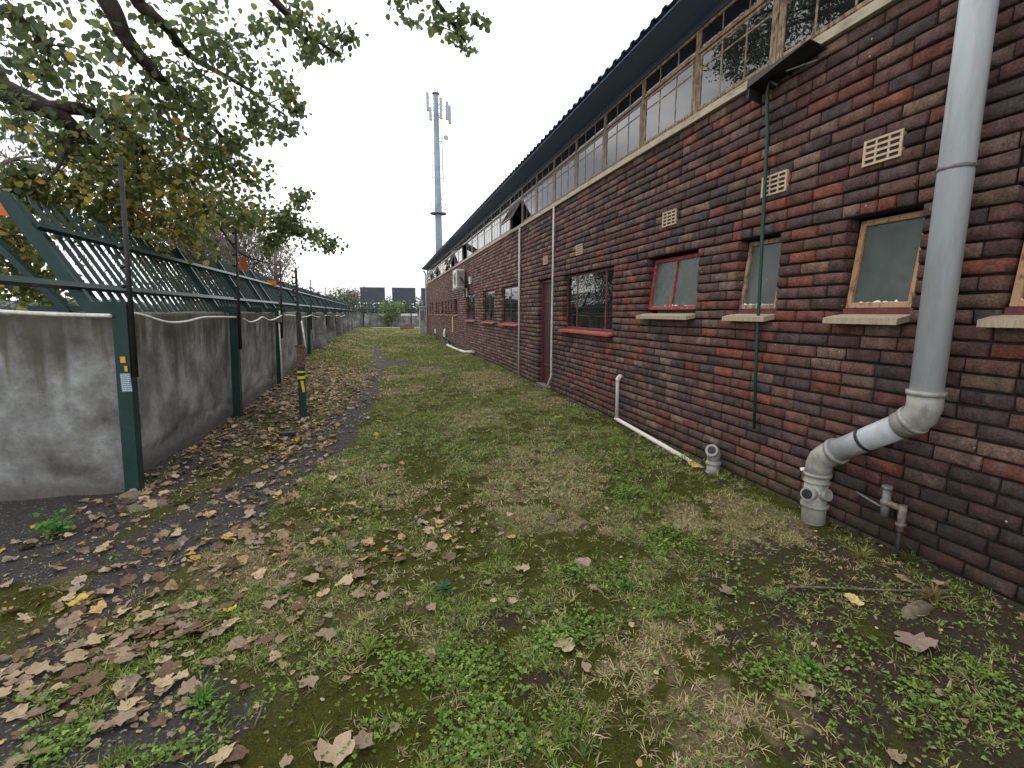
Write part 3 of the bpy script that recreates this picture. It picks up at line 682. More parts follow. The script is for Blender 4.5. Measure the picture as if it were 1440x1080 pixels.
def slim(name, label, pts, rad, mat, cat='pipe', clips=(), group=None):
    t = thing(name, label, cat, tuple(pts[-1]), group); MB().tube(pts, rad, 10).build('pipe', M[mat], t)
    for c in clips: MB().box(WALL_X - .045, WALL_X + .004, c[0] - .03, c[0] + .03, c[1] - .012, c[1] + .012).build('clip', M['galvanised'], t)
    return t
slim('conduit', 'thin white conduit down the brick wall between the door and the large room window', [(2.99, 8.15, 3.32), (2.99, 8.16, 2.3), (2.985, 8.17, 1.2), (2.99, 8.18, .35), (2.985, 8.2, .3), (2.95, 8.38, .02)], .017, 'pvc_white', 'conduit', ((8.17, 2.55), (8.17, 1.17)))
slim('conduit', 'thin white conduit on the brick wall just beyond the door, straight from eaves to grass', [(2.99, 10.3, 3.32), (2.99, 10.33, 1.8), (2.99, 10.36, .0)], .02, 'pvc_white', 'conduit', ((10.33, 1.6),))
slim('drain_stub', 'white pipe stub standing alone at the wall foot near its far end', [(2.96, 27.5, .55), (2.96, 27.5, -.02)], .05, 'pvc_white')
slim('drain_stub', 'bent white pipe stub leaning at the wall foot between far gullies', [(2.99, 23.4, .66), (2.93, 23.2, .55), (2.9, 23.0, .35), (2.9, 23.0, -.02)], .05, 'pvc_white')
def gully(y, label):
    t = thing('gully', label, 'drain pipe', (2.85, y, 0)); MB().tube([(2.85, y, -.03), (2.85, y, .2), (2.83, y - .05, .27), (2.78, y - .14, .30)], [.085, .085, .08, .075], 14).build('socket', M['pvc_dirty'], t)
    MB().tube([(2.779, y - .142, .3), (2.775, y - .15, .302)], .06, 14).build('opening', M['dark_metal'], t)
gully(26.3, 'dark grey drain elbow at the wall foot beside the standing white stub'); gully(22.4, 'grey drain elbow at the wall foot right of the bent white stub'); gully(21.4, 'grey drain elbow at the wall foot, nearest of the far drain elbows')
t = thing('curved_pipe', 'white curved pipe lying on the grass against the brick wall', 'pipe', (2.9, 18, 0))
MB().tube([(2.98, 15.9, .16), (2.9, 17.2, .05), (2.84, 18.4, .03), (2.8, 19.6, .04), (2.72, 20.6, .09)], .055, 10).build('pipe', M['pvc_white'], t)
tag(MB().box(WALL_X - .035, WALL_X - .005, 20.75, 21.0, .62, 1.31, .004).build('yellow_plank', M['yellow_plank']), 'narrow yellow plank fixed upright on the wall below a far window', 'plank')
tag(MB().tube([(2.975, 3.22, 3.20), (2.965, 3.295, 3.265), (2.965, 3.315, 3.18), (2.985, 3.30, 2.9), (2.985, 3.275, 2.2), (2.985, 3.24, 1.2), (2.985, 3.20, .53)], .0135, 10).build('hose', M['hose_green']), 'thin green hose hanging down the brick wall from under the window strip', 'hose')
fl = thing('loose_flashing', 'black bent metal flashing hanging loose under the window strip', 'flashing', (2.95, 3.1, 3.3))
MB().hexa([(2.88, 2.86, 3.325), (3.02, 2.86, 3.29), (3.02, 3.42, 3.25), (2.86, 3.42, 3.25), (2.875, 2.86, 3.332), (3.022, 2.86, 3.30), (3.022, 3.43, 3.32), (2.875, 3.43, 3.318)]).hexa([(2.86, 3.39, 3.17), (3.02, 3.42, 3.15), (3.02, 3.43, 3.15), (2.86, 3.40, 3.17), (2.88, 3.40, 3.325), (3.02, 3.43, 3.325), (3.02, 3.44, 3.325), (2.88, 3.41, 3.325)]).build('sheet', M['dark_metal'], fl)
MB().tube([(2.93, 3.10, 3.245), (3.0, 2.9, 3.235)], .006, 6).build('rod', M['galvanised'], fl)
tp = thing('water_tap', 'old brass and grey tap fittings standing at the foot of the wall', 'tap', (2.98, 2.0, 0))
MB().tube([(2.96, 1.97, -.02), (2.96, 1.97, .22)], .013, 10).build('riser', M['dark_metal'], tp)
MB().tube([(2.96, 1.97, .2), (2.96, 1.97, .36)], .021, 12).tube([(2.96, 1.97, .23), (2.96, 1.97, .25)], .028, 8).tube([(2.96, 1.97, .335), (2.94, 2.02, .345), (2.94, 2.06, .34)], .019, 12).build('body', M['brass'], tp)
MB().tube([(2.945, 2.06, .26), (2.945, 2.06, .44)], .022, 12).tube([(2.945, 2.06, .43), (2.945, 2.06, .45)], .03, 8).tube([(2.945, 2.06, .33), (2.945, 2.06, .36)], .029, 8).build('valve', M['galvanised'], tp)
MB().tube([(2.95, 2.05, .30), (2.955, 2.18, .32), (2.96, 2.26, .335)], .007, 8).build('lever', M['galvanised'], tp)
# air conditioner
ac = thing('air_conditioner', 'white air conditioner outdoor unit bracketed high on the brick wall', 'air conditioner', (2.8, 17.5, 2.3))
acb = MB().box(2.62, 2.92, 17.1, 17.92, 2.36, 3.02, .02).build('casing', M['ac_white'], ac)
MB().box(2.66, 2.88, 17.09, 17.099, 2.42, 2.95).build('side_panel', M['ac_grey'], acb)
g = MB()
for q in range(9): rr = .03 + q * .028; g.tube([(2.612, 17.4 + rr * math.cos(t_), 2.68 + rr * math.sin(t_)) for t_ in np.linspace(0, 2 * math.pi, 21)], .004, 4)
g.build('fan_grille', M['ac_grey'], acb)
for yb in (17.2, 17.8): MB().box(2.58, 3.02, yb - .02, yb + .02, 2.315, 2.355).box(2.985, 3.025, yb - .02, yb + .02, 2.05, 2.31).build('bracket', M['ac_white'], ac)
MB().tube([(2.75, 17.08, 2.75), (2.8, 16.95, 2.62), (2.88, 16.85, 2.5), (2.99, 16.7, 2.48), (2.99, 16.7, 2.2)], .018, 8).tube([(2.8, 17.08, 2.7), (2.85, 16.9, 2.58), (2.99, 16.6, 2.55)], .014, 8).build('cable', M['dark_metal'], ac)
MB().box(2.95, 3.025, 16.25, 16.45, 2.45, 2.7, .01).build('junction_box', M['ac_white'], ac)

# ------------------------------------------------------------------ left boundary wall, fence, poles
LEAN = .045
def ln(v): return (v[0] + LEAN * v[2], v[1], v[2])
lw = thing('boundary_wall', 'stained grey plastered wall along the left side of the path', 'wall', (-2.1, 4.5, 0))
def wall_grid(p0, p1, z1, th, n, nz, seed):      # front face from p0 to p1 with a slightly wavy surface
    p0, p1 = np.array(p0), np.array(p1); d = (p1 - p0) / np.linalg.norm(p1 - p0); nr = np.array([d[1], -d[0]])
    vs, fs = [], []
    for j in range(nz + 1):
        for i in range(n + 1):
            t = i / n; z = -.1 + (z1 + .1) * j / nz; L_ = t * np.linalg.norm(p1 - p0)
            o = (fbm(L_ + seed, z, 1.1, 3, 9) - .5) * .035 - .012
            o -= .02 * float(ss(.30, .24, z + (vnoise(L_ + seed, z, 2.2, 4) - .5) * .22))
            zz = z + (.012 * (vnoise(L_, 0, 2.5, 3) - .5) * 2 if j == nz else 0)
            q = p0 + d * L_ + nr * o; vs.append((q[0], q[1], zz))
    for j in range(nz):
        for i in range(n): a = j * (n + 1) + i; fs.append((a, a + 1, a + n + 2, a + n + 1))
    b = len(vs); top0 = nz * (n + 1)
    for i in range(n + 1): q = p0 + d * np.linalg.norm(p1 - p0) * i / n - nr * th; vs += [(q[0], q[1], vs[top0 + i][2])]
    for i in range(n + 1): q = p0 + d * np.linalg.norm(p1 - p0) * i / n - nr * th; vs += [(q[0], q[1], -.1)]
    for i in range(n): fs += [(top0 + i, top0 + i + 1, b + i + 1, b + i), (b + i, b + i + 1, b + n + 1 + i + 1, b + n + 1 + i)]
    return MB().add([ln(v) for v in vs], fs, True)
a = wall_grid((-2.16, 4.56), (-2.16, 12.0), 1.5, .22, 180, 36, 0)
b_ = wall_grid((-2.16, 12.0), (float(left_x(49.9)) - .1, 49.9), 1.5, .22, 300, 16, 7.44)
a.add(b_.V, b_.F, True); c_ = wall_grid((-7.5, 4.72), (-2.115, 4.485), 1.5, .2, 130, 36, 3); a.add(c_.V, c_.F, True)
a.build('plaster_wall', M['plaster'], lw)
cr_ = MB(); pts = []
for q in range(16): z = 1.46 - q * .075; pts.append(ln((-2.148 + .012, 4.80 + -.012 * q + (.02 if q % 2 else -.01) + .0, z)))
cr_.tube(pts, .006, 5).build('crack', M['dark_metal'], lw)
for y in (17.6, 21.9, 26.4, 31, 36, 41, 46):
    xl = float(left_x(y)) - .09; MB().box(xl, xl + .36, y, y + .3, -.1, 1.44, .012).build('buttress', M['plaster'], lw)

fence = thing('palisade_fence', 'dark green metal palisade fence tilted outward along the top of the grey wall', 'fence', (-2.1, 4.5, 0))
POSTS = [4.5, 7.5, 10.5, 15.2, 19.8, 24.3, 28.8, 33.3, 37.8, 42.3, 46.8]
def xl(y): return float(left_x(y)) - 0.0
def bracket(y, w=.05, dep=.09, post=False):
    x0 = xl(y) + LEAN * 1.5
    m = MB(); m.bar((x0 + .035 - .04, y, 1.535), (x0 - .22, y, 1.535), w, dep, (0, 0, 1)); m.bar((x0 - .19, y, 1.50), (x0 - .66, y, 2.36), w - .005, dep - .004, (1, 0, 0)); return m
for y in POSTS:
    x0 = xl(y); wpost = .10 if y < 9 else .09
    m = MB().bar((x0, y, -.1), (x0 + LEAN * 1.58, y, 1.58), wpost, wpost, (0, 1, 0))
    m.build('post', M['green_paint'], fence)
br = sorted(POSTS + [9.2, 11.4, 17.3, 22, 26.5, 31, 35.5, 40, 44.5])
for y in br: bracket(y).build('bracket', M['green_paint'], fence)
def panel(y0, y1):
    m = MB(); y = y0 + .07; rr = []
    while y < y1 - .03:
        x0 = xl(y) + LEAN * 1.5 - .235
        tz = rs.uniform(-.015, .015); top = 1.0
        p = np.array([x0 + .02, y, 1.50]); q = np.array([x0 - .445, y + rs.uniform(-.008, .008), 2.36 + tz]); dd = (q - p) / np.linalg.norm(q - p); u = np.array([0, 1, 0]); nn = np.cross(dd, u)
        e = q + dd * .07; hw = .034
        vs = [p - u * hw, p + nn * .022, p + u * hw, q - u * hw, q + nn * .022, q + u * hw, e + nn * .004]
        vs += [v - nn * .003 for v in vs]
        m.add(vs, [(0, 1, 4, 3), (1, 2, 5, 4), (3, 4, 6), (4, 5, 6), (10, 11, 8, 7), (11, 12, 9, 8), (13, 11, 10), (13, 12, 11), (0, 3, 10, 7), (3, 6, 13, 10), (6, 5, 12, 13), (5, 2, 9, 12), (2, 1, 8, 9), (1, 0, 7, 8)])
        y += .148
    o = m.build('palisade_panel', M['green_paint'], fence)
    return o
def rail(y0, y1, f, par):
    def pt(y): x0 = xl(y) + LEAN * 1.5 - .20; return np.array([x0 + .02 - .445 * f + .02, y, 1.50 + .86 * f + .01])
    MB().bar(pt(y0), pt(y1), .045, .045, (.86, 0, .5)).build('rail', M['green_paint'], par)
for y0, y1 in zip(POSTS[:-1], POSTS[1:]):
    pn = panel(y0, y1)
    for f in (.22, .74): rail(y0, y1, f, pn)
rail(2.9, 4.5, .22, fence)
m = MB().bar((-2.62, 5.05, 1.5), (-3.35, 5.05, 2.45), .05, .09, (0, 1, 0)).bar((-2.9, 5.05, 1.53), (-2.25, 5.05, 1.53), .05, .06, (0, 1, 0)); m.build('bracket', M['green_paint'], fence)

def sign_plate(name, label, c, u, v, wd, hg, mat, cat='sign', group=None):
    t = thing(name, label, cat, tuple(c), group); c, u, v = np.array(c), np.array(u, float), np.array(v, float); nn = np.cross(u, v)
    p = [c + sx * u * wd / 2 + sy * v * hg / 2 + d_ * nn * .004 for d_ in (-.5, .5) for (sx, sy) in ((-1, -1), (1, -1), (1, 1), (-1, 1))]
    MB().hexa(p).build('plate', M[mat], t)
    q = MB()
    for i in range(3): cc = c + v * hg * (.25 - .25 * i) + nn * .003; q.bar(cc - u * wd * .32, cc + u * wd * (.32 - .1 * i), hg * .07, .002, nn)
    return t
o = at(-14, 283, 4.3); sign_plate('warning_sign', 'orange warning plate at the tip of the nearest fence bracket', o, (.25, .97, 0), (-.4, 0, .9), .14, .2, 'orange_sign')
o = at(381, 399, 12.9); sign_plate('warning_sign', 'orange rectangular warning plate above the fence, farther of two', o, (.8, .6, 0), (0, 0, 1), .26, .15, 'orange_sign')
o = at(341.5, 371, 8.9); sign_plate('warning_sign', 'narrow orange plate above the fence beside the second tall black pole', o, (.45, .9, 0), (0, 0, 1), .14, .22, 'orange_sign')

def epole(y, ztop, label, zbot=.98, side=.075, r_=.017, n=8):
    x0 = xl(y) + side; t = thing('electric_fence_pole', label, 'pole', (x0, y - .03, 0), 'electric fence poles along the wall')
    MB().tube([(x0 + LEAN * zbot, y - .03, zbot), (x0 + LEAN * ztop * .95, y - .03, ztop)], [r_ * 1.25, r_ * .9], 10).build('rod', M['black_paint'], t)
    for i in range(n):
        z = 1.55 + (ztop - 1.6) * i / (n - 1); xx = x0 + LEAN * z * .96
        MB().tube([(xx - .012, y - .03, z), (xx - .028, y - .03, z), (xx - .03, y - .03, z), (xx - .042, y - .03, z), (xx - .055, y - .03, z)], [.011, .011, .017, .017, .010], 8).build('insulator', M['black_paint'], t)
    return t
EP = ['tall black electric fence pole on the nearest green post, beside the warning stickers', 'black electric fence pole on the second green post from the camera', 'black electric fence pole on the green post with the grey junction box']
for i in range(3): epole(POSTS[i], (2.66, 2.62, 2.54)[i], EP[i])
for i in range(3, len(POSTS)): epole(POSTS[i], 2.45, ['thin black electric fence pole, first beyond the leaning path post', 'thin electric fence pole, second beyond the leaning path post', 'thin electric fence pole, third beyond the leaning path post'][i - 3] if i < 6 else 'distant thin electric fence pole over the far end of the palisade', n=6)
pp = thing('path_post', 'green steel post with yellow tape and rusty collar standing in the leaf litter', 'post', (-1.14, 7.22, 0))
MB().bar((-1.14, 7.22, -.1), (-1.125, 7.22, .78), .085, .085, (0, 1, 0)).build('lower_tube', M['green_paint'], pp)
MB().bar((-1.125, 7.22, .74), (-1.12, 7.22, 1.02), .092, .092, (0, 1, 0)).bar((-1.12, 7.22, 1.02), (-1.12, 7.22, 1.045), .115, .115, (0, 1, 0)).build('collar', M['rust_band'], pp)
for z, mt in ((.52, 'black_paint'), (.565, 'yellow_tape'), (.61, 'black_paint'), (.635, 'yellow_tape')): MB().bar((-1.13, 7.22, z), (-1.13, 7.22, z + .042), .094, .094, (0, 1, 0)).build('tape_band', M[mt], pp)
MB().hexa([(-1.12, 7.165, .38), (-1.085, 7.165, .38), (-1.085, 7.17, .38), (-1.12, 7.17, .38), (-1.14, 7.165, .54), (-1.10, 7.165, .54), (-1.10, 7.17, .54), (-1.14, 7.17, .54)]).build('tape_tail', M['yellow_tape'], pp)
MB().bar((-1.12, 7.22, 1.045), (-1.115, 7.22, 1.5), .06, .06, (0, 1, 0)).bar((-1.115, 7.22, 1.5), (-1.11, 7.22, 2.1), .03, .03, (0, 1, 0)).build('rod', M['black_paint'], pp)
for i in range(7): z = 1.55 + i * .085; MB().tube([(-1.125, 7.22, z), (-1.15, 7.22, z), (-1.152, 7.22, z), (-1.17, 7.22, z)], [.01, .01, .016, .012], 8).build('insulator', M['black_paint'], pp)
MB().tube([(-1.08, 7.2, 1.38), (-1.03, 7.1, 1.02)], .012, 8).build('stay', M['conduit_white'], pp)

# stickers on the first post (front face looks at the camera)
tg = thing('warning_tag', 'small yellow tags wired to the nearest green post', 'tag', (-2.04, 4.44, 1.1))
MB().box(-2.02, -1.985, 4.443, 4.447, 1.10, 1.15).build('tag', M['yellow_tag'], tg); MB().box(-1.998, -1.978, 4.441, 4.446, 1.03, 1.075).build('tag', M['yellow_tag'], tg)
stk = thing('warning_sticker', 'pale blue printed sticker on the nearest green post below the yellow tags', 'sticker', (-2.04, 4.44, .9))
MB().box(-2.035, -1.965, 4.4435, 4.447, .865, 1.015).build('sheet', M['sticker'], stk)
q = MB()
for i in range(9):
    z = .875 + i * .0155; x_ = -2.03
    while x_ < -1.975: l_ = rs.uniform(.005, .016); q.box(x_, x_ + l_, 4.441, 4.4432, z, z + .007); x_ += l_ + rs.uniform(.003, .007)
q.build('print', M['sticker_print'], stk)

cb = thing('white_cable', 'white flexible conduit sagging along the top of the grey wall', 'cable', (-2.0, 4.5, 1.47))
def cab(pts, r_=.0125):
    P = np.array([at(*p) for p in pts]); t = np.linspace(0, len(P) - 1, 8 * len(P)); i = np.clip(t.astype(int), 0, len(P) - 2); f = (t - i)[:, None]
    p0, p1, p2, p3 = P[np.clip(i - 1, 0, None)], P[i], P[i + 1], P[np.clip(i + 2, None, len(P) - 1)]
    S = .5 * (2 * p1 + (p2 - p0) * f + (2 * p0 - 5 * p1 + 4 * p2 - p3) * f * f + (3 * p1 - p0 - 3 * p2 + p3) * f ** 3)
    MB().tube(list(S), r_, 10).build('conduit', M['conduit_white'], cb)
cab([(-60, 434, 4.5), (0, 438, 4.47), (80, 442, 4.45), (156, 444, 4.43)], .016)
cab([(175, 439, 4.62), (200, 443, 4.9), (235, 453, 5.3), (262, 452, 5.75), (290, 446, 6.3), (332, 446, 7.45)])
cab([(342, 448, 7.7), (352, 453, 8.0), (362, 450, 8.5), (369, 446, 8.8), (378, 450, 9.3), (386, 449, 9.8), (396, 443.5, 10.4)])
cab([(401, 443, 10.7), (416, 444, 12.3), (427, 446, 13.5), (438, 443, 15.1)]); cab([(439, 443, 15.4), (448, 446, 17.2), (460, 443, 19.8)]); cab([(461, 443, 20.1), (469, 445, 22.4), (475, 443, 24.2)]); cab([(475.5, 443, 24.6), (480, 445, 26.5), (485, 443, 28.8)])
jb = thing('junction_box', 'small grey junction box with a white downpipe conduit on the third green post', 'junction box', (-2.0, 10.4, 1.3))
o = at(392, 447, 10.3); MB().box(o[0] - .06, o[0] + .04, 10.28, 10.36, 1.30, 1.42, .01).build('box', M['galvanised'], jb)
MB().tube([at(392, 452, 10.32), at(395, 500, 10.3), at(397, 546, 10.3)], .014, 8).tube([at(393, 437, 10.3), at(393, 446, 10.3)], .013, 8).build('conduit', M['conduit_white'], jb)
# ------------------------------------------------------------------ far end: wall, boards, kiosk, mast
ew = thing('end_wall', 'far grey wall closing off the end of the grassy yard', 'wall', (1, 50, 0))
MB().box(-2.85, 12, 50.0, 50.25, -.1, 1.38, .01).build('plaster_wall', M['plaster'], ew)
MB().box(-.2, 1.6, 49.985, 49.999, 1.12, 1.36).box(1.9, 3.6, 49.985, 49.999, 1.12, 1.36).build('whitewash_band', M['conduit_white'], ew)
m = MB()
for z in (1.75, 2.2): m.box(-2.8, 12, 50.1, 50.15, z, z + .06)
x_ = -2.7
ef = thing('end_fence', 'green palisade fence standing on the far end wall', 'fence', (1, 50.1, 1.3))
m.build('rail', M['green_paint'], ef); m = MB()
while x_ < 12: m.box(x_, x_ + .05, 50.06, 50.09, 1.38, 2.4); x_ += .3
m.build('palisade_panel', M['green_paint'], ef)
for x_ in (-1.8, .6, 2.9, 4.6, 7, 9.5): MB().box(x_, x_ + .1, 49.9, 49.98, -.1, 2.0).build('post', M['green_paint'], ef)
BB = [(-2.13, .49, 'left'), (1.25, 3.8, 'middle'), (4.43, 7.0, 'right')]
LB = ['dark slate billboard panel on posts, left of the green bush', 'dark slate billboard panel on posts behind the green bush', 'dark slate billboard panel partly hidden by the brick building corner']
for (x0, x1, _), lb in zip(BB, LB):
    t = thing('billboard', lb, 'billboard', ((x0 + x1) / 2, 55, 0), 'dark billboards behind the end wall')
    bd = MB().box(x0, x1, 55, 55.12, 2.53, 4.2, .01).build('panel', M['board_blue'], t)
    for xx in (x0 + .04, x1 - .14): MB().box(xx, xx + .1, 55.125, 55.225, -.1, 4.1).build('post', M['dark_metal'], t)
    dots = MB()
    for fx in (.06, .25, .5, .75, .94):
        for z in (3.8, 2.75):
            if rs.rand() < .65: dots.box(x0 + (x1 - x0) * fx - .025, x0 + (x1 - x0) * fx + .025, 54.98, 54.998, z, z + .045)
    dots.build('bolt_plate', M['lamp_white'], bd)
kk = thing('meter_kiosk', 'pale grey concrete service pillar standing by the far building corner', 'kiosk', (2.75, 33.2, 0))
MB().box(2.52, 2.88, 33.0, 33.4, -.05, 1.8, .02).build('body', M['kiosk_grey'], kk); MB().box(2.48, 2.92, 32.96, 33.44, 1.8, 1.9, .015).build('cap', M['kiosk_grey'], kk)
MB().box(2.57, 2.83, 32.985, 32.999, .95, 1.6, .004).build('door', M['galvanised'], kk)
tag(MB().tube([(2.95, 32.5, -.02), (2.95, 32.5, 3.95), (2.9, 32.52, 4.1), (2.8, 32.55, 4.22)], .055, 12).build('corner_downpipe', M['pvc_grey']), 'thin pale downpipe at the far corner of the building', 'drainpipe')
sl_ = thing('lamp_arm', 'small blue grey lamp arm rising behind the service pillar', 'lamp', (2.95, 36, 0))
MB().tube([(2.95, 36, -.02), (2.95, 36, 2.2), (2.85, 36, 2.4), (2.65, 36, 2.52)], .05, 8).build('pole', M['mast_grey'], sl_); MB().box(2.42, 2.67, 35.9, 36.1, 2.48, 2.56, .01).build('head', M['mast_grey'], sl_)
tag(MB().box(2.0, 2.7, 44.8, 45.4, -.05, .42, .02).build('brick_plinth', M['rust_band']), 'low orange brick plinth beside the service pillar', 'plinth')
cs_ = thing('concrete_slab', 'rusty low slab lying across the grass before the end wall', 'slab', (2.1, 43, 0))
MB().box(1.55, 2.75, 42.9, 43.4, .06, .2, .01).build('slab', M['rusty_slab'], cs_)
for xx in (1.65, 2.5): MB().box(xx, xx + .15, 42.95, 43.35, -.05, .06).build('block', M['rusty_slab'], cs_)
tag(MB().box(-2.6, 6, 47.4, 48.6, -.05, .045).build('concrete_path', M['kiosk_grey']), kind='structure')

mt = thing('cell_tower', 'tall pale steel cellphone mast with antennas rising behind the roof', 'mast', (8.35, 70, 0))
mx_, my_ = 8.35, 70
MB().tube([(mx_, my_, -.1), (mx_, my_, 12), (mx_, my_, 31)], [.62, .5, .36], 24).build('pole', M['mast_grey'], mt)
pl = MB().tube([(mx_, my_, 15.2), (mx_, my_, 15.35)], 1.15, 24).build('platform', M['mast_grey'], mt)
rl = MB()
for z in (15.9, 16.5): rl.tube([(mx_ + 1.12 * math.cos(t_), my_ + 1.12 * math.sin(t_), z) for t_ in np.linspace(0, 2 * math.pi, 25)], .035, 6)
for q in range(10): t_ = q * math.pi / 5; rl.tube([(mx_ + 1.12 * math.cos(t_), my_ + 1.12 * math.sin(t_), 15.35), (mx_ + 1.12 * math.cos(t_), my_ + 1.12 * math.sin(t_), 17.2)], .035, 6)
rl.build('railing', M['mast_white'], pl)
ld = MB()
for dx in (-.72, .72):
    ld.tube([(mx_ + dx, my_ - .3, 19.5), (mx_ + dx * .9, my_ - .3, 30)], .05, 6)
    for z in np.arange(20, 30, 1.6): ld.bar((mx_ + dx * .5, my_ - .2, z), (mx_ + dx, my_ - .3, z), .05, .05)
for dx in (.5, .8): ld.tube([(mx_ + dx, my_ - .45, 17), (mx_ + dx, my_ - .45, 29)], .03, 5)
for z in np.arange(17, 29, .6): ld.bar((mx_ + .5, my_ - .45, z), (mx_ + .8, my_ - .45, z), .03, .03)
ld.build('ladder', M['mast_grey'], mt)
for (dx, dy, z0, z1) in ((-1.15, -.3, 28.5, 30.9), (-.85, -.7, 27.2, 28.9), (1.45, -.4, 27.6, 30.0), (1.9, .3, 27.4, 29.8), (.55, -.9, 27.5, 30.2)):
    an = MB().box(mx_ + dx - .2, mx_ + dx + .2, my_ + dy - .12, my_ + dy + .12, z0, z1, .04).build('antenna', M['mast_white'], mt)
    MB().bar((mx_ + dx * .2, my_ + dy * .3, (z0 + z1) / 2 + .6), (mx_ + dx, my_ + dy + .15, (z0 + z1) / 2 + .6), .06, .06).bar((mx_ + dx * .2, my_ + dy * .3, (z0 + z1) / 2 - .6), (mx_ + dx, my_ + dy + .15, (z0 + z1) / 2 - .6), .06, .06).build('mount', M['mast_grey'], an)
MB().tube([(mx_ + 1.2, my_ - .5, 25.2), (mx_ + 1.2, my_ - .75, 25.2)], [.15, .36], 18).bar((mx_ + .3, my_ - .3, 25.2), (mx_ + 1.2, my_ - .45, 25.2), .05, .05).build('dish', M['mast_white'], mt)
MB().tube([(mx_ - .2, my_, 31), (mx_ - .2, my_, 31.8)], .05, 6).tube([(mx_ + .25, my_, 31), (mx_ + .25, my_, 31.6)], .08, 6).tube([(mx_, my_, 30.9), (mx_, my_, 31.05)], .5, 16).build('top_lamp', M['mast_grey'], mt)

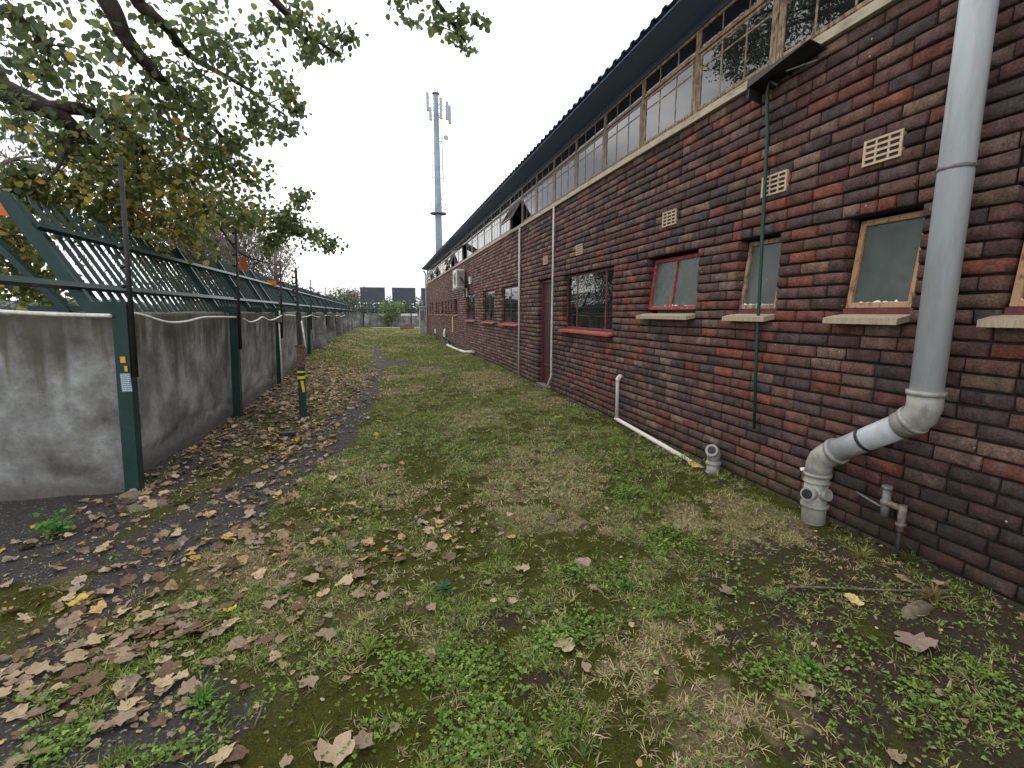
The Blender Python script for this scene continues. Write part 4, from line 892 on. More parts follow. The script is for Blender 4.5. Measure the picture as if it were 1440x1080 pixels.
# ------------------------------------------------------------------ trees
LEAF = np.array([(0, 0, 0), (.36, .08, .08), (.50, .38, .10), (.34, .74, .05), (0, .98, -.06), (-.34, .74, .05), (-.50, .38, .10), (-.36, .08, .08)]); LEAF_F = [(0, 1, 2, 3, 4), (0, 4, 5, 6, 7)]
def catmull(P, n=6):
    P = np.array(P, float); t = np.linspace(0, len(P) - 1, n * (len(P) - 1) + 1); i = np.clip(t.astype(int), 0, len(P) - 2); f = (t - i)[:, None]
    p0, p1, p2, p3 = P[np.clip(i - 1, 0, None)], P[i], P[i + 1], P[np.clip(i + 2, None, len(P) - 1)]
    return .5 * (2 * p1 + (p2 - p0) * f + (2 * p0 - 5 * p1 + 4 * p2 - p3) * f * f + (3 * p1 - p0 - 3 * p2 + p3) * f ** 3)
def big_tree():
    rg = np.random.RandomState(11)
    base = np.array([-6.6, 7.2, 0])
    t = thing('broadleaf_tree', 'large broadleaf tree with green and yellowing leaves overhanging the palisade fence', 'tree', tuple(base))
    fork = base + np.array([.5, -.2, 3.4])
    tr = MB().tube(catmull([base + [0, 0, -.1], base + [.1, 0, 1.2], fork, fork + [.2, -.4, 2.2], fork + [.4, -1.0, 4.6]]), np.linspace(.34, .10, 25), 14)
    limbs = []
    def limb(P, r0, r1):
        P = catmull(P, 6); tr.tube(P, np.linspace(r0, r1, len(P)), 10); limbs.append(P); return P
    A = at
    limb([fork, A(-60, 95, 6.2), A(0, 125, 6.1), A(75, 158, 6.2), A(110, 185, 6.3), A(145, 215, 6.5)], .17, .03)
    limb([A(62, 152, 6.15), A(110, 153, 6.3), A(150, 168, 6.5), A(190, 200, 6.8), A(225, 245, 7.2), A(290, 290, 8.0), A(345, 315, 8.8), A(420, 325, 9.6)], .07, .012)
    limb([fork + [.2, -.3, 2.], A(80, -90, 5.6), A(150, 0, 5.5), A(175, 50, 5.6), A(210, 95, 5.8), A(245, 130, 6.2), A(300, 180, 6.8), A(330, 210, 7.2)], .11, .012)
    limb([fork + [.2, -.4, 2.4], A(120, -60, 5.4), A(195, 5, 5.4), A(235, 40, 5.6), A(270, 80, 6.), A(340, 120, 6.6), A(405, 165, 7.2)], .08, .01)
    limb([fork + [.2, -.3, 1.8], A(-40, 0, 5.4), A(30, 30, 5.2), A(70, 70, 5.2), A(60, 110, 5.3)], .06, .01)
    limb([fork + [.3, -.6, 3.], A(200, -160, 5.2), A(330, -60, 5.2), A(390, 5, 5.4), A(430, 45, 5.7), A(480, 80, 6.1)], .08, .01)
    limb([fork + [.3, -.8, 3.8], A(330, -260, 4.8), A(480, -140, 4.9), A(570, -50, 5.2), A(620, 10, 5.5), A(655, 60, 5.8)], .08, .008)
    limb([A(105, 180, 6.3), A(90, 215, 6.0), A(75, 245, 5.9), A(40, 275, 5.8)], .03, .006)
    limb([A(190, 200, 6.8), A(195, 260, 6.7), A(205, 300, 6.7), A(250, 330, 6.9)], .03, .006)
    limb([A(290, 290, 8.0), A(320, 335, 8.2), A(345, 360, 8.4), A(400, 375, 9.0)], .02, .006)
    limb([A(-30, 180, 6.6), A(-80, 250, 6.8), A(20, 330, 7.0), A(60, 390, 7.2)], .05, .008)
    limb([fork + [.0, -.6, 1.0], A(-150, 200, 5.5), A(-60, 280, 5.4), A(-10, 330, 5.6)], .06, .01)
    # canopy over the path and behind the camera (mirrored in the window strip)
    for P in ([fork + [.3, -1, 4], (-4.5, 3.5, 7.6), (-3.0, 2.6, 7.6), (-1.6, 2.2, 7.2)], [fork + [.3, -1, 4.4], (-4.8, 4.5, 8.4), (-3.4, 4.8, 8.6), (-1.8, 5.2, 8.3)], [fork + [0, -.5, 3], (-5.6, 4.2, 6.2), (-4.4, 2.4, 6.0), (-3.4, 1.0, 5.6)],
              [fork + [.2, .6, 4], (-5.5, 8.5, 8.), (-4.4, 9.6, 8.6), (-3.4, 10.6, 8.6)], [fork + [.2, 0, 4.6], (-5.0, 7.6, 8.8), (-3.6, 8.2, 9.4), (-2.2, 8.8, 9.6)], [fork + [.2, .3, 4.6], (-5.0, 9.6, 9.2), (-3.6, 11.4, 9.9), (-2.4, 12.6, 10.2)], [fork + [.2, -.3, 4.6], (-5.2, 8.0, 8.6), (-3.6, 9.0, 8.5), (-2.7, 10.4, 8.4)], [fork + [.2, .3, 4.8], (-5.6, 9.5, 8.8), (-4.9, 12, 9.3), (-4.6, 14, 9.5)], [fork + [0, -.5, 4], (-6.0, 3.6, 8.2), (-5.2, 1.4, 8.2), (-4.2, -.8, 7.4)]):
        limb([np.array(q, float) for q in P], .09, .015)
    # twigs with leaves; tips listed where the photograph shows leafy sprays (px, py, depth, spread px, leaves)
    sprays = [(20, 20, 5.2, 40), (60, 25, 5.2, 40), (50, 60, 5.2, 35), (90, 90, 5.5, 45), (130, 40, 5.5, 45), (150, 80, 5.6, 40), (20, 95, 5.4, 40), (60, 115, 5.5, 40), (110, 110, 5.8, 40), (210, 20, 5.6, 40), (200, 60, 5.6, 40),
              (250, 20, 5.7, 40), (290, 25, 5.8, 40), (330, 30, 5.8, 40), (250, 90, 5.9, 40), (240, 130, 6., 40), (290, 75, 6., 40), (330, 80, 6.2, 40), (370, 60, 6.1, 38), (300, 120, 6.3, 40), (350, 120, 6.4, 32), (280, 160, 6.4, 40),
              (230, 165, 6.3, 45), (200, 130, 6., 45), (170, 120, 6., 40), (180, 165, 6.5, 40), (160, 200, 6.4, 40), (210, 205, 6.7, 45), (260, 200, 6.6, 45), (310, 170, 6.8, 40), (330, 205, 7., 35), (350, 190, 7., 22), (375, 170, 6.8, 20), (300, 220, 7., 42),
              (250, 240, 7., 45), (200, 250, 6.7, 45), (290, 255, 7.3, 40), (330, 245, 7.3, 32), (240, 285, 7.1, 45), (200, 290, 6.7, 40), (150, 275, 6.4, 40), (130, 245, 6.3, 40), (110, 215, 6.2, 35), (80, 205, 6.1, 30), (90, 270, 6.1, 35), (60, 265, 6., 30),
              (300, 290, 7.8, 38), (340, 280, 8., 32), (340, 310, 8.3, 32), (370, 305, 8.5, 26), (270, 320, 7.5, 35), (220, 325, 7.0, 35), (390, 320, 9., 22), (405, 300, 9., 20), (415, 275, 9., 16), (415, 325, 9.3, 18), (440, 330, 9.6, 16), (462, 335, 9.7, 15), (380, 338, 9., 16),
              (405, 125, 6.6, 14), (415, 155, 6.8, 16), (405, 178, 7., 12), (400, 15, 5.6, 40), (430, 20, 5.7, 36), (450, 50, 5.8, 30), (475, 30, 5.9, 20), (465, 75, 6., 16), (492, 55, 6.1, 9), (420, 75, 5.9, 22), (440, 70, 5.9, 22), (390, 90, 6.2, 22),
              (560, -5, 5.3, 14), (590, 5, 5.4, 17), (620, 12, 5.5, 18), (650, 12, 5.6, 16), (672, 35, 5.7, 12), (640, 40, 5.7, 14), (655, 62, 5.8, 9), (612, 42, 5.6, 10), (575, 25, 5.4, 9),
              (0, 60, 5.3, 40), (10, 150, 5.7, 30), (45, 190, 6., 25), (10, 330, 6.2, 40), (40, 385, 6.6, 40), (70, 410, 6.8, 30), (150, 330, 6.8, 35), (110, 310, 6.6, 30), (180, 225, 6.5, 40), (270, 140, 6.2, 40), (310, 60, 6., 40), (20, 250, 5.9, 20), (30, 400, 6.8, 35), (-30, 300, 6, 40), (-20, 380, 6.4, 40)]
    allp = np.vstack(limbs); pos, yaw, til, rol, scl, col = [], [], [], [], [], []
    tw = MB()
    def spray(c, spread, n, kind):
        d2 = ((allp - c) ** 2).sum(1) + .25 * np.maximum(0, c[2] - allp[:, 2]) ** 2
        src = allp[np.argsort(d2)[rg.randint(0, 4)]]
        midp = (src + c) / 2 + rg.normal(0, .06, 3) + [0, 0, .05]
        Pm = catmull([src, midp, c], 4); tw.tube(Pm, np.linspace(.008, .003, len(Pm)), 4, caps=False)
        for s_ in range(3):
            st_ = Pm[rg.randint(len(Pm) // 2, len(Pm))]; en = c + rg.normal(0, spread * .75, 3); en[2] -= spread * .15
            Q = catmull([st_, (st_ + en) / 2 + rg.normal(0, .03, 3), en], 3); tw.tube(Q, np.linspace(.003, .0015, len(Q)), 3, caps=False)
            for q in range(n // 3):
                u = rg.rand() ** .8; k = u * (len(Q) - 1); i0 = int(min(k, len(Q) - 2)); p = Q[i0] + (Q[i0 + 1] - Q[i0]) * (k - i0)
                p = p + rg.normal(0, .035 + .22 * spread, 3) * [1, 1, .8]
                pos.append(p); yaw.append(rg.uniform(0, 6.28)); til.append(rg.normal(-1.0, .5)); rol.append(rg.normal(0, .5)); scl.append(rg.uniform(.042, .078))
                yl = kind * .5 + rg.normal(0, .22)
                g = np.array([.165, .21, .065]) * rg.uniform(.5, 1.3)
                if yl > .45: g = np.array([.42, .36, .085]) * rg.uniform(.7, 1.3)
                if yl > .72: g = np.array([.46, .29, .06]) * rg.uniform(.7, 1.3)
                if yl < -.05: g = np.array([.10, .14, .075]) * rg.uniform(.7, 1.2)
                col.append(g)
    for (px, py, Y, sp) in sprays:
        for rep in range(3 if (py > 200 and px < 420) else (2 if py > 120 else 1)):
            c = A(px + rg.normal(0, sp * .3), py + rg.normal(0, sp * .3), Y + rg.normal(0, .45)); s_ = sp * Y / F_PX
            yl = float(np.exp(-((px - 190) / 160) ** 2 - ((py - 275) / 85) ** 2)) * 1.05
            if px < 40 and py > 280: yl = .8
            spray(c, s_ * (.75 if px < 360 else .6), int((2.0 if py > 140 else 2.0) * (18 + int(sp * .42) + (12 if py > 260 else 0))), yl)
    for q in range(600):
        P = limbs[rg.choice([len(limbs) - 1, len(limbs) - 2, rg.randint(len(limbs) - 9, len(limbs) - 2)])]; c = P[rg.randint(len(P) // 3, len(P))] + rg.normal(0, .5, 3)
        pr = c - np.array([0, 0, CAM_H]); z_ = pr @ FW
        if z_ > 0 and -900 < (pr @ RT) / z_ * F_PX < 760 and (pr @ UP) / z_ * F_PX < 560: continue
        spray(c, .27, 40, .1)
    tr.build('trunk', M['bark'], t); tw.build('twig', M['bark'], t)
    n = len(pos)
    me = swarm('crown', LEAF, LEAF_F, np.array(pos), rots(np.array(yaw), np.array(til), np.array(rol)), np.array(scl) * 1.0, np.array(col), M['foliage'])
    link('crown', me, t)
big_tree()

def far_tree(name, label, base, h, rad, n, size, cols, trunk='pale_bark', cz_=.62, group=None, seed=1, wisp=False, limbs=7, squash=1.0):
    rg = np.random.RandomState(seed); base = np.array(base, float); t = thing(name, label, 'tree' if 'bush' not in name else 'bush', tuple(base), group)
    tr = MB(); tr.tube(catmull([base + [0, 0, -.1], base + [.1, 0, h * .3], base + [.05, .1, h * .62], base + [0, 0, h * .9]], 4), np.linspace(h * .022, h * .004, 13), 8)
    tips = []
    for q in range(limbs):
        z0 = h * rg.uniform(.25, .7); a_ = rg.uniform(0, 6.28); rr = rad * rg.uniform(.5, 1.); e = base + [math.cos(a_) * rr, math.sin(a_) * rr, z0 + h * rg.uniform(.12, .35)]
        P = catmull([base + [0, 0, z0], (base + [0, 0, z0] + e) / 2 + [0, 0, .05 * h], e], 4); tr.tube(P, np.linspace(h * .009, h * .002, len(P)), 5); tips += [P[i] for i in range(3, len(P))]
        for s_ in range(4):
            e2 = e + rg.normal(0, rad * .3, 3); s0 = P[rg.randint(3, len(P))]; tr.tube([s0, (s0 + e2) / 2 + rg.normal(0, .04, 3), e2], [h * .003, h * .002, h * .001], 3); tips.append(e2)
    tr.build('trunk', M[trunk], t)
    cl = np.array(tips)[rg.randint(0, len(tips), max(14, n // 60))] + rg.normal(0, rad * .22, (max(14, n // 60), 3))
    cl[:, 2] = np.clip(cl[:, 2], base[2] + h * .15, base[2] + h)
    i = rg.randint(0, len(cl), n); sp = rad * (.2 if not wisp else .16)
    p = cl[i] + rg.normal(0, sp, (n, 3)) * [1, 1, 1.0 if not wisp else 1.8]
    if wisp: p[:, 2] -= np.abs(rg.normal(0, sp * 1.6, n))
    p[:, 2] = np.maximum(p[:, 2], base[2] + .05)
    c = np.array(cols)[rg.randint(0, len(cols), n)] * rg.uniform(.7, 1.25, (n, 1)) * (.8 + .4 * rg.rand(len(cl)))[i][:, None]
    s_ = size * rg.uniform(.6, 1.3, n); sc3 = np.stack([s_ * (.35 if wisp else 1), s_ * (1.4 if wisp else 1), s_], -1)
    me = swarm('crown', LEAF, LEAF_F, p, rots(rg.uniform(0, 6.28, n), rg.normal(-1.3 if wisp else -.8, .6, n), rg.normal(0, .6, n)), sc3, c, M['far_foliage']); link('crown', me, t)
GREY = [(.20, .165, .145), (.25, .20, .17), (.15, .125, .11), (.17, .16, .12)]
gb = 'wispy trees beyond the palisade'
far_tree('wispy_tree', 'wispy grey brown tree beyond the fence at the left edge, behind the large tree', (-8.3, 13, 0), 8.2, 1.9, 9000, .075, GREY, wisp=True, seed=3, group=gb, limbs=14)
far_tree('wispy_tree', 'dense wispy grey brown tree beyond the fence under the drooping branch', (-6.4, 24, 0), 6.2, 1.7, 16000, .095, GREY, wisp=True, seed=4, group=gb, limbs=16)
far_tree('wispy_tree', 'slender wispy tree beyond the fence, rightmost of the grey brown ones', (-5.7, 30, 0), 5.8, 1.5, 3600, .10, GREY, wisp=True, seed=5, group=gb, limbs=12)
far_tree('wispy_tree', 'wispy grey brown tree seen through the palisade slats, left of the dense one', (-6.6, 19.5, 0), 5.6, 1.6, 10000, .085, GREY, wisp=True, seed=6, group=gb, limbs=12)
DG = [(.10, .135, .10), (.13, .16, .12), (.15, .165, .12)]  # greens lightened, distance haze is put into the colour
far_tree('bush', 'bright green bushy shrub growing against the far end wall', (1.0, 49.2, 0), 2.3, .85, 1900, .11, [(.15, .21, .09), (.18, .24, .11), (.12, .17, .075)], seed=8, limbs=12)
gh = 'distant trees beyond the end wall'
lab = ['distant grey green tree just above the far end of the palisade', 'distant brownish rounded tree left of the first billboard', 'distant dark green tree under the left billboard', 'distant green tree between the left and middle billboards', 'distant dark tree under the middle billboard', 'distant low trees beside the building corner', 'distant bluish tree far along above the palisade']
for i, (x_, y_, h_, r_) in enumerate([(-7.5, 62, 3.2, 2.6), (-5.2, 80, 4.6, 2.2), (-.5, 74, 2.5, 3.4), (2.6, 70, 3.2, 1.6), (6.0, 76, 2.6, 3.2), (10.5, 74, 2.8, 3), (-11, 70, 3.4, 3.2)]):
    far_tree('distant_tree', lab[i], (x_, y_, 0), h_, r_, 2200, .26, [DG, [(.19, .16, .14), (.16, .14, .115)], DG, [(.11, .14, .08), (.14, .15, .09)], DG, DG, [(.10, .12, .11), (.08, .10, .09)]][i], seed=20 + i, group=gh, limbs=9)
rg = np.random.RandomState(50); n = 30000
X = rg.uniform(-260, 260, n); Yy = rg.uniform(150, 190, n); H = 1.5 + 2.6 * vnoise(X, X * 0, .05, 3) + 1.5 * vnoise(X, X * 0, .2, 5)
p = np.stack([X, Yy, rg.rand(n) ** .7 * H], -1); c = np.array([(.16, .185, .17)]) * rg.uniform(.7, 1.3, (n, 1))
tag(link('tree_line', swarm('tree_line', LEAF, LEAF_F, p, rots(rg.uniform(0, 6.28, n), rg.normal(0, .8, n), rg.normal(0, .8, n)), rg.uniform(.7, 1.6, n), c, M['far_foliage'])), kind='stuff')

# ------------------------------------------------------------------ ground cover
def sample(n, x0, x1, y0, y1, dens, seed):
    rg = np.random.RandomState(seed); x = rg.uniform(x0, x1, n); y = rg.uniform(y0, y1, n); keep = rg.rand(n) < dens(x, y); return x[keep], y[keep], rg
def in_view(x, y): 
    d = x * FW[0] + y * FW[1]; u = x * RT[0] + y * RT[1]; return np.abs(u) < d * 1.13 + .5
BLADE = np.array([(-.5, 0, 0), (.5, 0, 0), (.36, .12, .6), (-.36, .12, .6), (0, .42, 1.0)]); BLADE_F = [(0, 1, 2, 3), (3, 2, 4)]
def blades(n, y0, y1, hs, wd, seed, x0=-2.1, x1=3.02):
    f_ = {}
    def dens(x, y):
        f = fields(x, y); g = (f['grass'] + .15 * f['soil'] * (f['n2'] > .5)) * (.12 + .88 * ss(.42, .58, fbm(x, y, 7., 3, 55))) + .03; return g * in_view(x, y)
    k_ = 16; x, y, rg = sample(n // k_, x0, x1, y0, y1, dens, seed); f = fields(x, y); m = len(x)
    tanp = np.clip(f['tan'] * .6 + .25 + .9 * (f['n2'] - .47), .08, .85)
    hue = rg.rand(m); cg = np.where((hue < .5)[:, None], np.array([.155, .225, .034]), np.where((hue < .8)[:, None], np.array([.19, .235, .065]), np.array([.105, .17, .045]))) * rg.uniform(.65, 1.35, (m, 1))
    rad = wd * rg.uniform(2.0, 7.0, m); big = rg.uniform(.55, 1.35, m) ** 1.4
    rp = lambda v: np.repeat(v, k_, 0); M_ = m * k_; th = rg.uniform(0, 6.28, M_); q = np.sqrt(rg.rand(M_))
    xx = rp(x) + np.cos(th) * q * rp(rad); yy = rp(y) + np.sin(th) * q * rp(rad)
    dry = rg.rand(M_) < rp(tanp); c = np.where(dry[:, None], np.array([.46, .37, .21]) * rg.uniform(.45, 1.25, (M_, 1)), rp(cg) * rg.uniform(.7, 1.3, (M_, 1)))
    h = hs * rp(big) * rg.uniform(.45, 1.25, M_); lay = rg.rand(M_) < np.where(dry, .6, .25)
    yaw = th - math.pi / 2 + rg.normal(0, .7, M_); til = -q * .7 + rg.normal(0, .25, M_) - np.where(lay, .75, 0)
    pos = np.stack([xx, yy, height(xx, yy) - .002 + np.where(lay, .006, 0)], -1)
    return swarm('grass', BLADE, BLADE_F, pos, rots(yaw, til, rg.normal(0, .3, M_)), np.stack([wd * rg.uniform(.6, 1.3, M_), h, h], -1), c, M['grass'])
for i, a_ in enumerate([(330000, .9, 3.4, .036, .0042, 61), (330000, 3.4, 8, .042, .0075, 62), (210000, 8, 20, .05, .013, 63), (80000, 20, 47.3, .06, .03, 64)]):
    tag(link('grass', blades(*a_)), kind='stuff')
def moss_nap(n, y0, y1, h, wd, seed):
    x, y, rg = sample(n, -2.0, 3.0, y0, y1, lambda x, y: np.clip(fields(x, y)['moss'] * ss(.35, .62, fbm(x, y, 16., 3, 15)) + .02, 0, 1) * in_view(x, y), seed); m = len(x)
    c = np.where((rg.rand(m) < .8)[:, None], np.array([.072, .078, .012]), np.array([.16, .14, .045])) * rg.uniform(.5, 1.5, (m, 1))
    return swarm('moss', BLADE, BLADE_F, np.stack([x, y, height(x, y) - .002], -1), rots(rg.uniform(0, 6.28, m), rg.normal(0, .7, m), rg.normal(0, .5, m)), np.stack([wd * rg.uniform(.6, 1.5, m), h * rg.uniform(.5, 1.6, m), h * rg.uniform(.4, 1.5, m)], -1), c, M['grass'])
tag(link('moss', moss_nap(330000, .9, 3.4, .008, .0035, 65)), kind='stuff'); tag(link('moss', moss_nap(200000, 3.4, 9, .013, .006, 66)), kind='stuff')
# clover and small round-leaved weeds
an = np.arange(6) * math.pi / 3
CLO = np.array([(.5 * math.cos(t_), .5 + .5 * math.sin(t_), .06 * math.cos(2 * t_)) for t_ in an]); CLO_F = [(0, 1, 2, 3, 4, 5)]
def clovers(n, y0, y1, s, seed):
    def dens(x, y):
        f = fields(x, y); return (f['clov'] * .85 * ss(.40, .62, fbm(x, y, 6., 3, 91)) + .10 * f['grass'] * ss(.46, .6, f['n1']) + .03 * f['grass'] + .06 * f['soil']) * in_view(x, y)
    x, y, rg = sample(n, -1.9, 3.0, y0, y1, dens, seed); m = len(x); st_z = rg.uniform(.004, .04, m)
    x3, y3, z3 = np.repeat(x, 3), np.repeat(y, 3), np.repeat(height(x, y) + st_z, 3); y_ = np.repeat(rg.uniform(0, 6.28, m), 3) + np.tile([0, 2.09, 4.18], m); k = 3 * m
    c = np.array([.14, .24, .045]) * rg.uniform(.45, 1.3, (m, 1)); c[rg.rand(m) < .15] *= [1.6, 1.3, 1.3]; c = np.repeat(c, 3, 0) * rg.uniform(.85, 1.15, (k, 1))
    return swarm('clover', CLO, CLO_F, np.stack([x3, y3, z3], -1), rots(y_, rg.normal(.15, .3, k), rg.normal(0, .25, k)), np.repeat(s * rg.uniform(.6, 1.35, m), 3), c, M['grass'])
tag(link('clover', clovers(90000, .9, 3.4, .0095, 71)), kind='stuff'); tag(link('clover', clovers(50000, 3.4, 7, .014, 72)), kind='stuff')

# dead leaves
def leaf_shape(seed):
    rg = np.random.RandomState(seed); n = 26; vs = [(0, .0, 0)]; lob = rg.choice([3, 5]); cu, cv, tw_ = rg.uniform(-.35, .5), rg.uniform(-.35, .35), rg.uniform(-.35, .35); tear = rg.randint(0, n); tl = rg.choice([0, 3, 5])
    for rr in (.5, 1.):
        for i in range(n):
            t_ = 2 * math.pi * i / n; r_ = .5 * (1 + (.11 * math.cos(lob * t_) if lob == 5 else .08 * math.cos(3 * t_)) + rg.uniform(-.10, .08)) * (1 - .12 * math.sin(t_))
            if rr == 1 and (i - tear) % n < tl: r_ *= .8
            if abs(t_ - 1.5 * math.pi) < .25: r_ *= .62
            if abs(t_ - .5 * math.pi) < .25: r_ *= 1.18
            q = rr if rr < 1 else 1
            vs.append((r_ * q * math.cos(t_), r_ * q * math.sin(t_), 0))
    V = np.array(vs); x, y = V[:, 0], V[:, 1]
    V[:, 2] = cu * x * x + cv * y * y + tw_ * x * y + .10 * np.abs(x) + np.array([rg.normal(0, .036) for _ in vs]) + .02
    Fc = [(0, 1 + i, 1 + (i + 1) % n) for i in range(n)] + [(1 + i, 1 + n + i, 1 + n + (i + 1) % n, 1 + (i + 1) % n) for i in range(n)]
    # stalk
    k = len(V); V = np.vstack([V, [(-.014, -.28, V[:, 2].min() * .3 + .02), (.014, -.28, .02), (.05, -.85, .03 + .1 * rg.rand()), (.03, -.87, .03)]]); Fc.append((k, k + 1, k + 2, k + 3))
    V[:, 2] -= V[:, 2].min(); return V, Fc
SHAPES = [leaf_shape(s_) for s_ in range(8)]
LC = np.array([(.32, .225, .14), (.24, .175, .13), (.42, .32, .21), (.20, .125, .075), (.34, .265, .20), (.13, .085, .055), (.40, .27, .12)])
def litter():
    def dens(x, y): f = fields(x, y); return np.clip(f['lit'] * np.where(y > 4.4, 1.3, .8) + .014 + .03 * f['grass'] * ss(.55, .8, f['n1']) + .04 * (y > 4) * (x < .2) * (y < 16), 0, 1) * in_view(x, y)
    x1, y1, _ = sample(6500, -2.4, 3.0, 1.0, 4.4, dens, 81); x2, y2, _ = sample(10000, -2.12, 2.9, 4.4, 13, dens, 82); x3, y3, rg = sample(3600, -2.1, 2.8, 13, 30, dens, 83)
    x, y = np.concatenate([x1, x2, x3]), np.concatenate([y1, y2, y3]); m = len(x)
    s_ = .030 + .055 * rg.rand(m) ** 1.7; c = LC[rg.randint(0, len(LC), m)] * rg.uniform(.65, 1.2, (m, 1)); c[rg.rand(m) < .03] = (.42, .28, .05)
    z = height(x, y) + .006 + rg.uniform(0, .02, m)
    pos = np.stack([x, y, z], -1); Rm = rots(rg.uniform(0, 6.28, m), rg.normal(0, .28, m), rg.normal(0, .28, m)); sh = rg.randint(0, 8, m)
    order = np.argsort(x * x + y * y); big = order[:285]; rest = order[285:]
    kinds = [('dry grey brown fallen leaf lying on the near ground among many alike', (.29, .215, .15)), ('dark brown curled fallen leaf lying on the near ground', (.16, .10, .065)), ('pale tan fallen leaf lying on the near ground', (.41, .315, .195))]
    protos = {}
    for j in big:
        ki = int(rg.choice(3, p=[.5, .22, .28])); key = (int(sh[j]), ki)
        if key not in protos:
            V, Fc = SHAPES[key[0]]; cc = np.tile(np.array(kinds[ki][1]) * rg.uniform(.85, 1.1), (len(V), 1)); cc[-4:] = (.36, .25, .1)
            protos[key] = raw_mesh('fallen_leaf', V, [i for f in Fc for i in f], [len(f) for f in Fc], M['dead_leaf'], col=cc, smooth=True)
        o = bpy.data.objects.new('fallen_leaf', protos[key]); COL.objects.link(o); o.location = pos[j]; k = s_[j] * rg.uniform(.9, 1.2); o.scale = (k, k * rg.uniform(.9, 1.2), k)
        o.rotation_euler = (rg.normal(0, .13), rg.normal(0, .13), rg.uniform(0, 6.28)); tag(o, kinds[ki][0], 'leaf', ('grey brown', 'dark brown', 'pale tan')[ki] + ' fallen leaves on the near ground')
    allV, allL, allT, allC, off = [], [], [], [], 0
    for q in range(8):
        i = rest[sh[rest] == q]; V, Fc = SHAPES[q]; nv = len(V)
        P = np.einsum('nij,nvj->nvi', Rm[i], V[None] * s_[i][:, None, None]) + pos[i][:, None, :]
        fl_ = np.array([t_ for f in Fc for t_ in f]); tt = np.array([len(f) for f in Fc])
        allV.append(P.reshape(-1, 3)); allL.append((fl_[None] + (np.arange(len(i)) * nv)[:, None]).ravel() + off); allT.append(np.tile(tt, len(i))); allC.append(np.repeat(c[i], nv, 0)); off += len(i) * nv
    xb, yb, rb = sample(42000, -2.2, 3.0, .9, 10, lambda x, y: np.clip(.5 * fields(x, y)['lit'] + .10, 0, 1) * in_view(x, y), 84); mb_ = len(xb)
    FR = np.array([(-.5, -.1, 0), (-.1, -.45, .08), (.5, -.2, -.03), (.35, .3, .1), (-.2, .45, .02)]); sb = rb.uniform(.006, .028, mb_)
    tag(link('leaf_fragments', swarm('leaf_fragments', FR, [(0, 1, 2, 3, 4)], np.stack([xb, yb, height(xb, yb) + .008], -1), rots(rb.uniform(0, 6.28, mb_), rb.normal(0, .35, mb_), rb.normal(0, .35, mb_)), np.stack([sb, sb * rb.uniform(.4, 1.2, mb_), sb], -1), LC[rb.randint(0, len(LC), mb_)] * rb.uniform(.6, 1.2, (mb_, 1)), M['dead_leaf'])), kind='stuff')
    tag(link('leaf_litter', raw_mesh('leaf_litter', np.vstack(allV), np.concatenate(allL), np.concatenate(allT), M['dead_leaf'], col=np.vstack(allC), smooth=True)), kind='stuff')
litter()
def one_leaf(px, py, size, colr, label, sh=0, yaw_=.5):
    g_ = gnd(px, py); V, Fc = SHAPES[sh]; me = raw_mesh('fallen_leaf', V, [i for f in Fc for i in f], [len(f) for f in Fc], M['dead_leaf'], col=np.tile(colr, (len(V), 1)), smooth=True)
    o = bpy.data.objects.new('fallen_leaf', me); COL.objects.link(o); o.location = (g_[0], g_[1], float(height(g_[0], g_[1])) + .012); o.scale = (size,) * 3; o.rotation_euler = (.1, -.1, yaw_)
    tag(o, label, 'leaf')
one_leaf(113, 851, .105, (.55, .42, .09), 'single pale yellow fallen leaf on the moss at the left', 1, 1.9)
one_leaf(1198, 847, .085, (.60, .50, .20), 'cream yellow fallen leaf with its stalk on the dark soil near the wall', 3, 1.0)
one_leaf(322, 859, .06, (.62, .50, .07), 'small bright yellow fallen leaf among brown leaves', 2, 2.6)
one_leaf(472, 1062, .13, (.40, .30, .21), 'largest pale brown fallen leaf at the bottom edge', 1, 3.6)
one_leaf(1285, 908, .15, (.26, .19, .15), 'large grey brown fallen leaf with long stalk on bare soil at right', 5, 4.0)
one_leaf(818, 797, .10, (.30, .22, .19), 'rounded pinkish brown fallen leaf on the moss in the middle', 6, .3)
one_leaf(796, 908, .095, (.40, .31, .20), 'light tan fallen leaf with yellow stalk in the near middle', 0, 5.2)
one_leaf(976, 660, .12, (.55, .38, .12), 'yellow fallen leaf at the end of the white waste pipe', 2, .9)

# single weeds and tufts
def weed(px, py, h, n, label, colr=(.07, .16, .035), wd=.012, name='weed', spread=.9):
    g_ = gnd(px, py); z = float(height(g_[0], g_[1])); rg = np.random.RandomState(int(px)); t = thing(name, label, 'weed', (g_[0], g_[1], z))
    pos = np.tile([g_[0], g_[1], z], (n, 1)) + rg.normal(0, h * .12, (n, 3)) * [1, 1, 0]
    sc_ = np.stack([wd * rg.uniform(.7, 1.4, n), h * rg.uniform(.6, 1.3, n), h * rg.uniform(.5, 1.15, n)], -1)
    c = np.array(colr) * rg.uniform(.7, 1.4, (n, 1))
    link('leaves', swarm('leaves', BLADE * [1, 1.6, 1], BLADE_F, pos, rots(rg.uniform(0, 6.28, n), rg.normal(-.35, .3, n), rg.normal(0, .3 * spread, n)), sc_, c, M['grass']), t)
    if name == 'weed_plant':
        m = 90; k = rg.rand(m); st_ = np.stack([g_[0] + rg.normal(0, .06, m) * (.4 + k), g_[1] + rg.normal(0, .06, m) * (.4 + k), z + .02 + k * h * 1.2], -1)
        link('foliage', swarm('foliage', LEAF, LEAF_F, st_, rots(rg.uniform(0, 6.28, m), rg.normal(-.2, .4, m), rg.normal(0, .4, m)), rg.uniform(.02, .045, m), np.array(colr) * rg.uniform(.7, 1.4, (m, 1)), M['grass']), t)
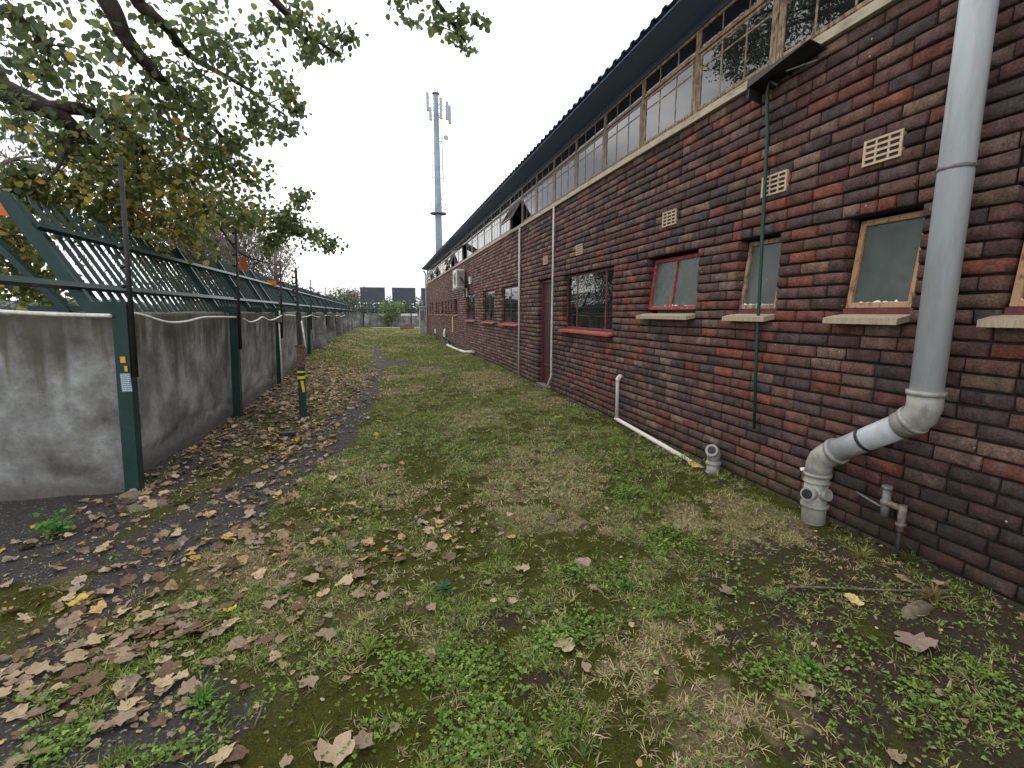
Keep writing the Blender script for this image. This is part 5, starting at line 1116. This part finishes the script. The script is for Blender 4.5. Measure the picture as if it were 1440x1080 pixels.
weed(78, 752, .14, 40, 'leafy green weed growing from asphalt by the grey wall', (.08, .2, .045), .012, 'weed_plant')
weed(285, 985, .07, 60, 'bright green grass tuft among fallen leaves near the bottom left', (.085, .21, .03), .006)
weed(520, 915, .08, 60, 'yellow green grass tuft beside the clover patch', (.2, .24, .06), .006)
weed(880, 830, .06, 50, 'low green rosette weed on the moss in the middle', (.075, .17, .045), .012)
weed(400, 832, .05, 30, 'small green rosette weed in the leaf band', (.07, .17, .06), .012)
weed(1210, 790, .10, 90, 'dry yellow green grass tuft near the large downpipe foot', (.24, .22, .07), .005)
weed(1285, 795, .11, 50, 'thin green grass tuft at the wall below the tap', (.11, .15, .05), .005)
weed(1125, 712, .16, 12, 'few long grass blades left of the downpipe foot', (.13, .17, .06), .006)
weed(1310, 850, .10, 80, 'sprawling straw coloured tuft on the soil near the wall', (.22, .17, .07), .005)
weed(1060, 660, .10, 40, 'green grass tuft behind the short drain socket', (.07, .14, .03), .006)
weed(800, 555, .16, 60, 'green weeds growing at the wall foot by the large window', (.10, .15, .04), .010)
weed(625, 830, .06, 40, 'dark green rosette weed left of the middle moss', (.06, .14, .06), .012)
weed(1140, 600 + 340, .05, 60, 'low bright green weed on the lower right ground', (.07, .17, .03), .011)
# a brick-like black block, stones and sticks
g_ = gnd(405, 613); tag(MB().box(g_[0] - .09, g_[0] + .09, g_[1] - .04, g_[1] + .04, .0, .05, .006).build('black_block', M['dark_metal']), 'small black rectangular block lying on the asphalt', 'block')
def stone(px, py, rx, ry, h, label, seed):
    rg = np.random.RandomState(seed); g_ = gnd(px, py); nt_, npp = 16, 7; vs, fs = [], []
    for j in range(npp + 1):
        ph = math.pi / 2 * j / npp
        for i in range(nt_):
            t_ = 2 * math.pi * i / nt_; k = 1 + .18 * math.sin(2 * t_ + seed) + .12 * math.sin(5 * t_ + j); vs.append((g_[0] + rx * k * math.cos(ph) ** .6 * math.cos(t_), g_[1] + ry * k * math.cos(ph) ** .6 * math.sin(t_), -.02 + (h + .02) * math.sin(ph) + .006 * math.sin(7 * t_ + 3 * j)))
    for j in range(npp):
        for i in range(nt_): fs.append((j * nt_ + i, j * nt_ + (i + 1) % nt_, (j + 1) * nt_ + (i + 1) % nt_, (j + 1) * nt_ + i))
    tag(MB().add(vs, fs, True).build('stone', M['weathered_stone']), label, 'stone')
stone(188, 700, .10, .06, .05, 'brown stone at the foot of the nearest green post', 2); stone(205, 712, .2, .1, .025, 'flat pale concrete lump spreading before the nearest green post', 5)
stone(1290, 862, .10, .05, .05, 'dark earth clod on the soil near the brick wall', 7); stone(345, 749, .018, .016, .022, 'small grey pebble on the asphalt strip', 9)
def stick(pts, r_, label):
    P = []
    for (px, py) in pts: g_ = gnd(px, py); P.append((g_[0], g_[1], float(height(g_[0], g_[1])) + r_ + .008))
    tag(MB().tube(catmull(P, 4), r_, 6).build('stick', M['twig']), label, 'stick')
stick([(1110, 828), (1180, 832), (1260, 836), (1340, 842)], .006, 'long thin twig lying along the soil near the wall'); stick([(370, 990), (366, 1005), (358, 1025)], .004, 'short pale twig on asphalt among leaves at lower left')
stick([(363, 596), (398, 592)], .012, 'pale stick on the leaf litter between the second and third green posts'); stick([(385, 578), (397, 566)], .012, 'short pale stick leaning in the leaf litter near the wall')
stick([(880, 620), (905, 612), (930, 622)], .008, 'brown twig on the grass below the white waste pipe')
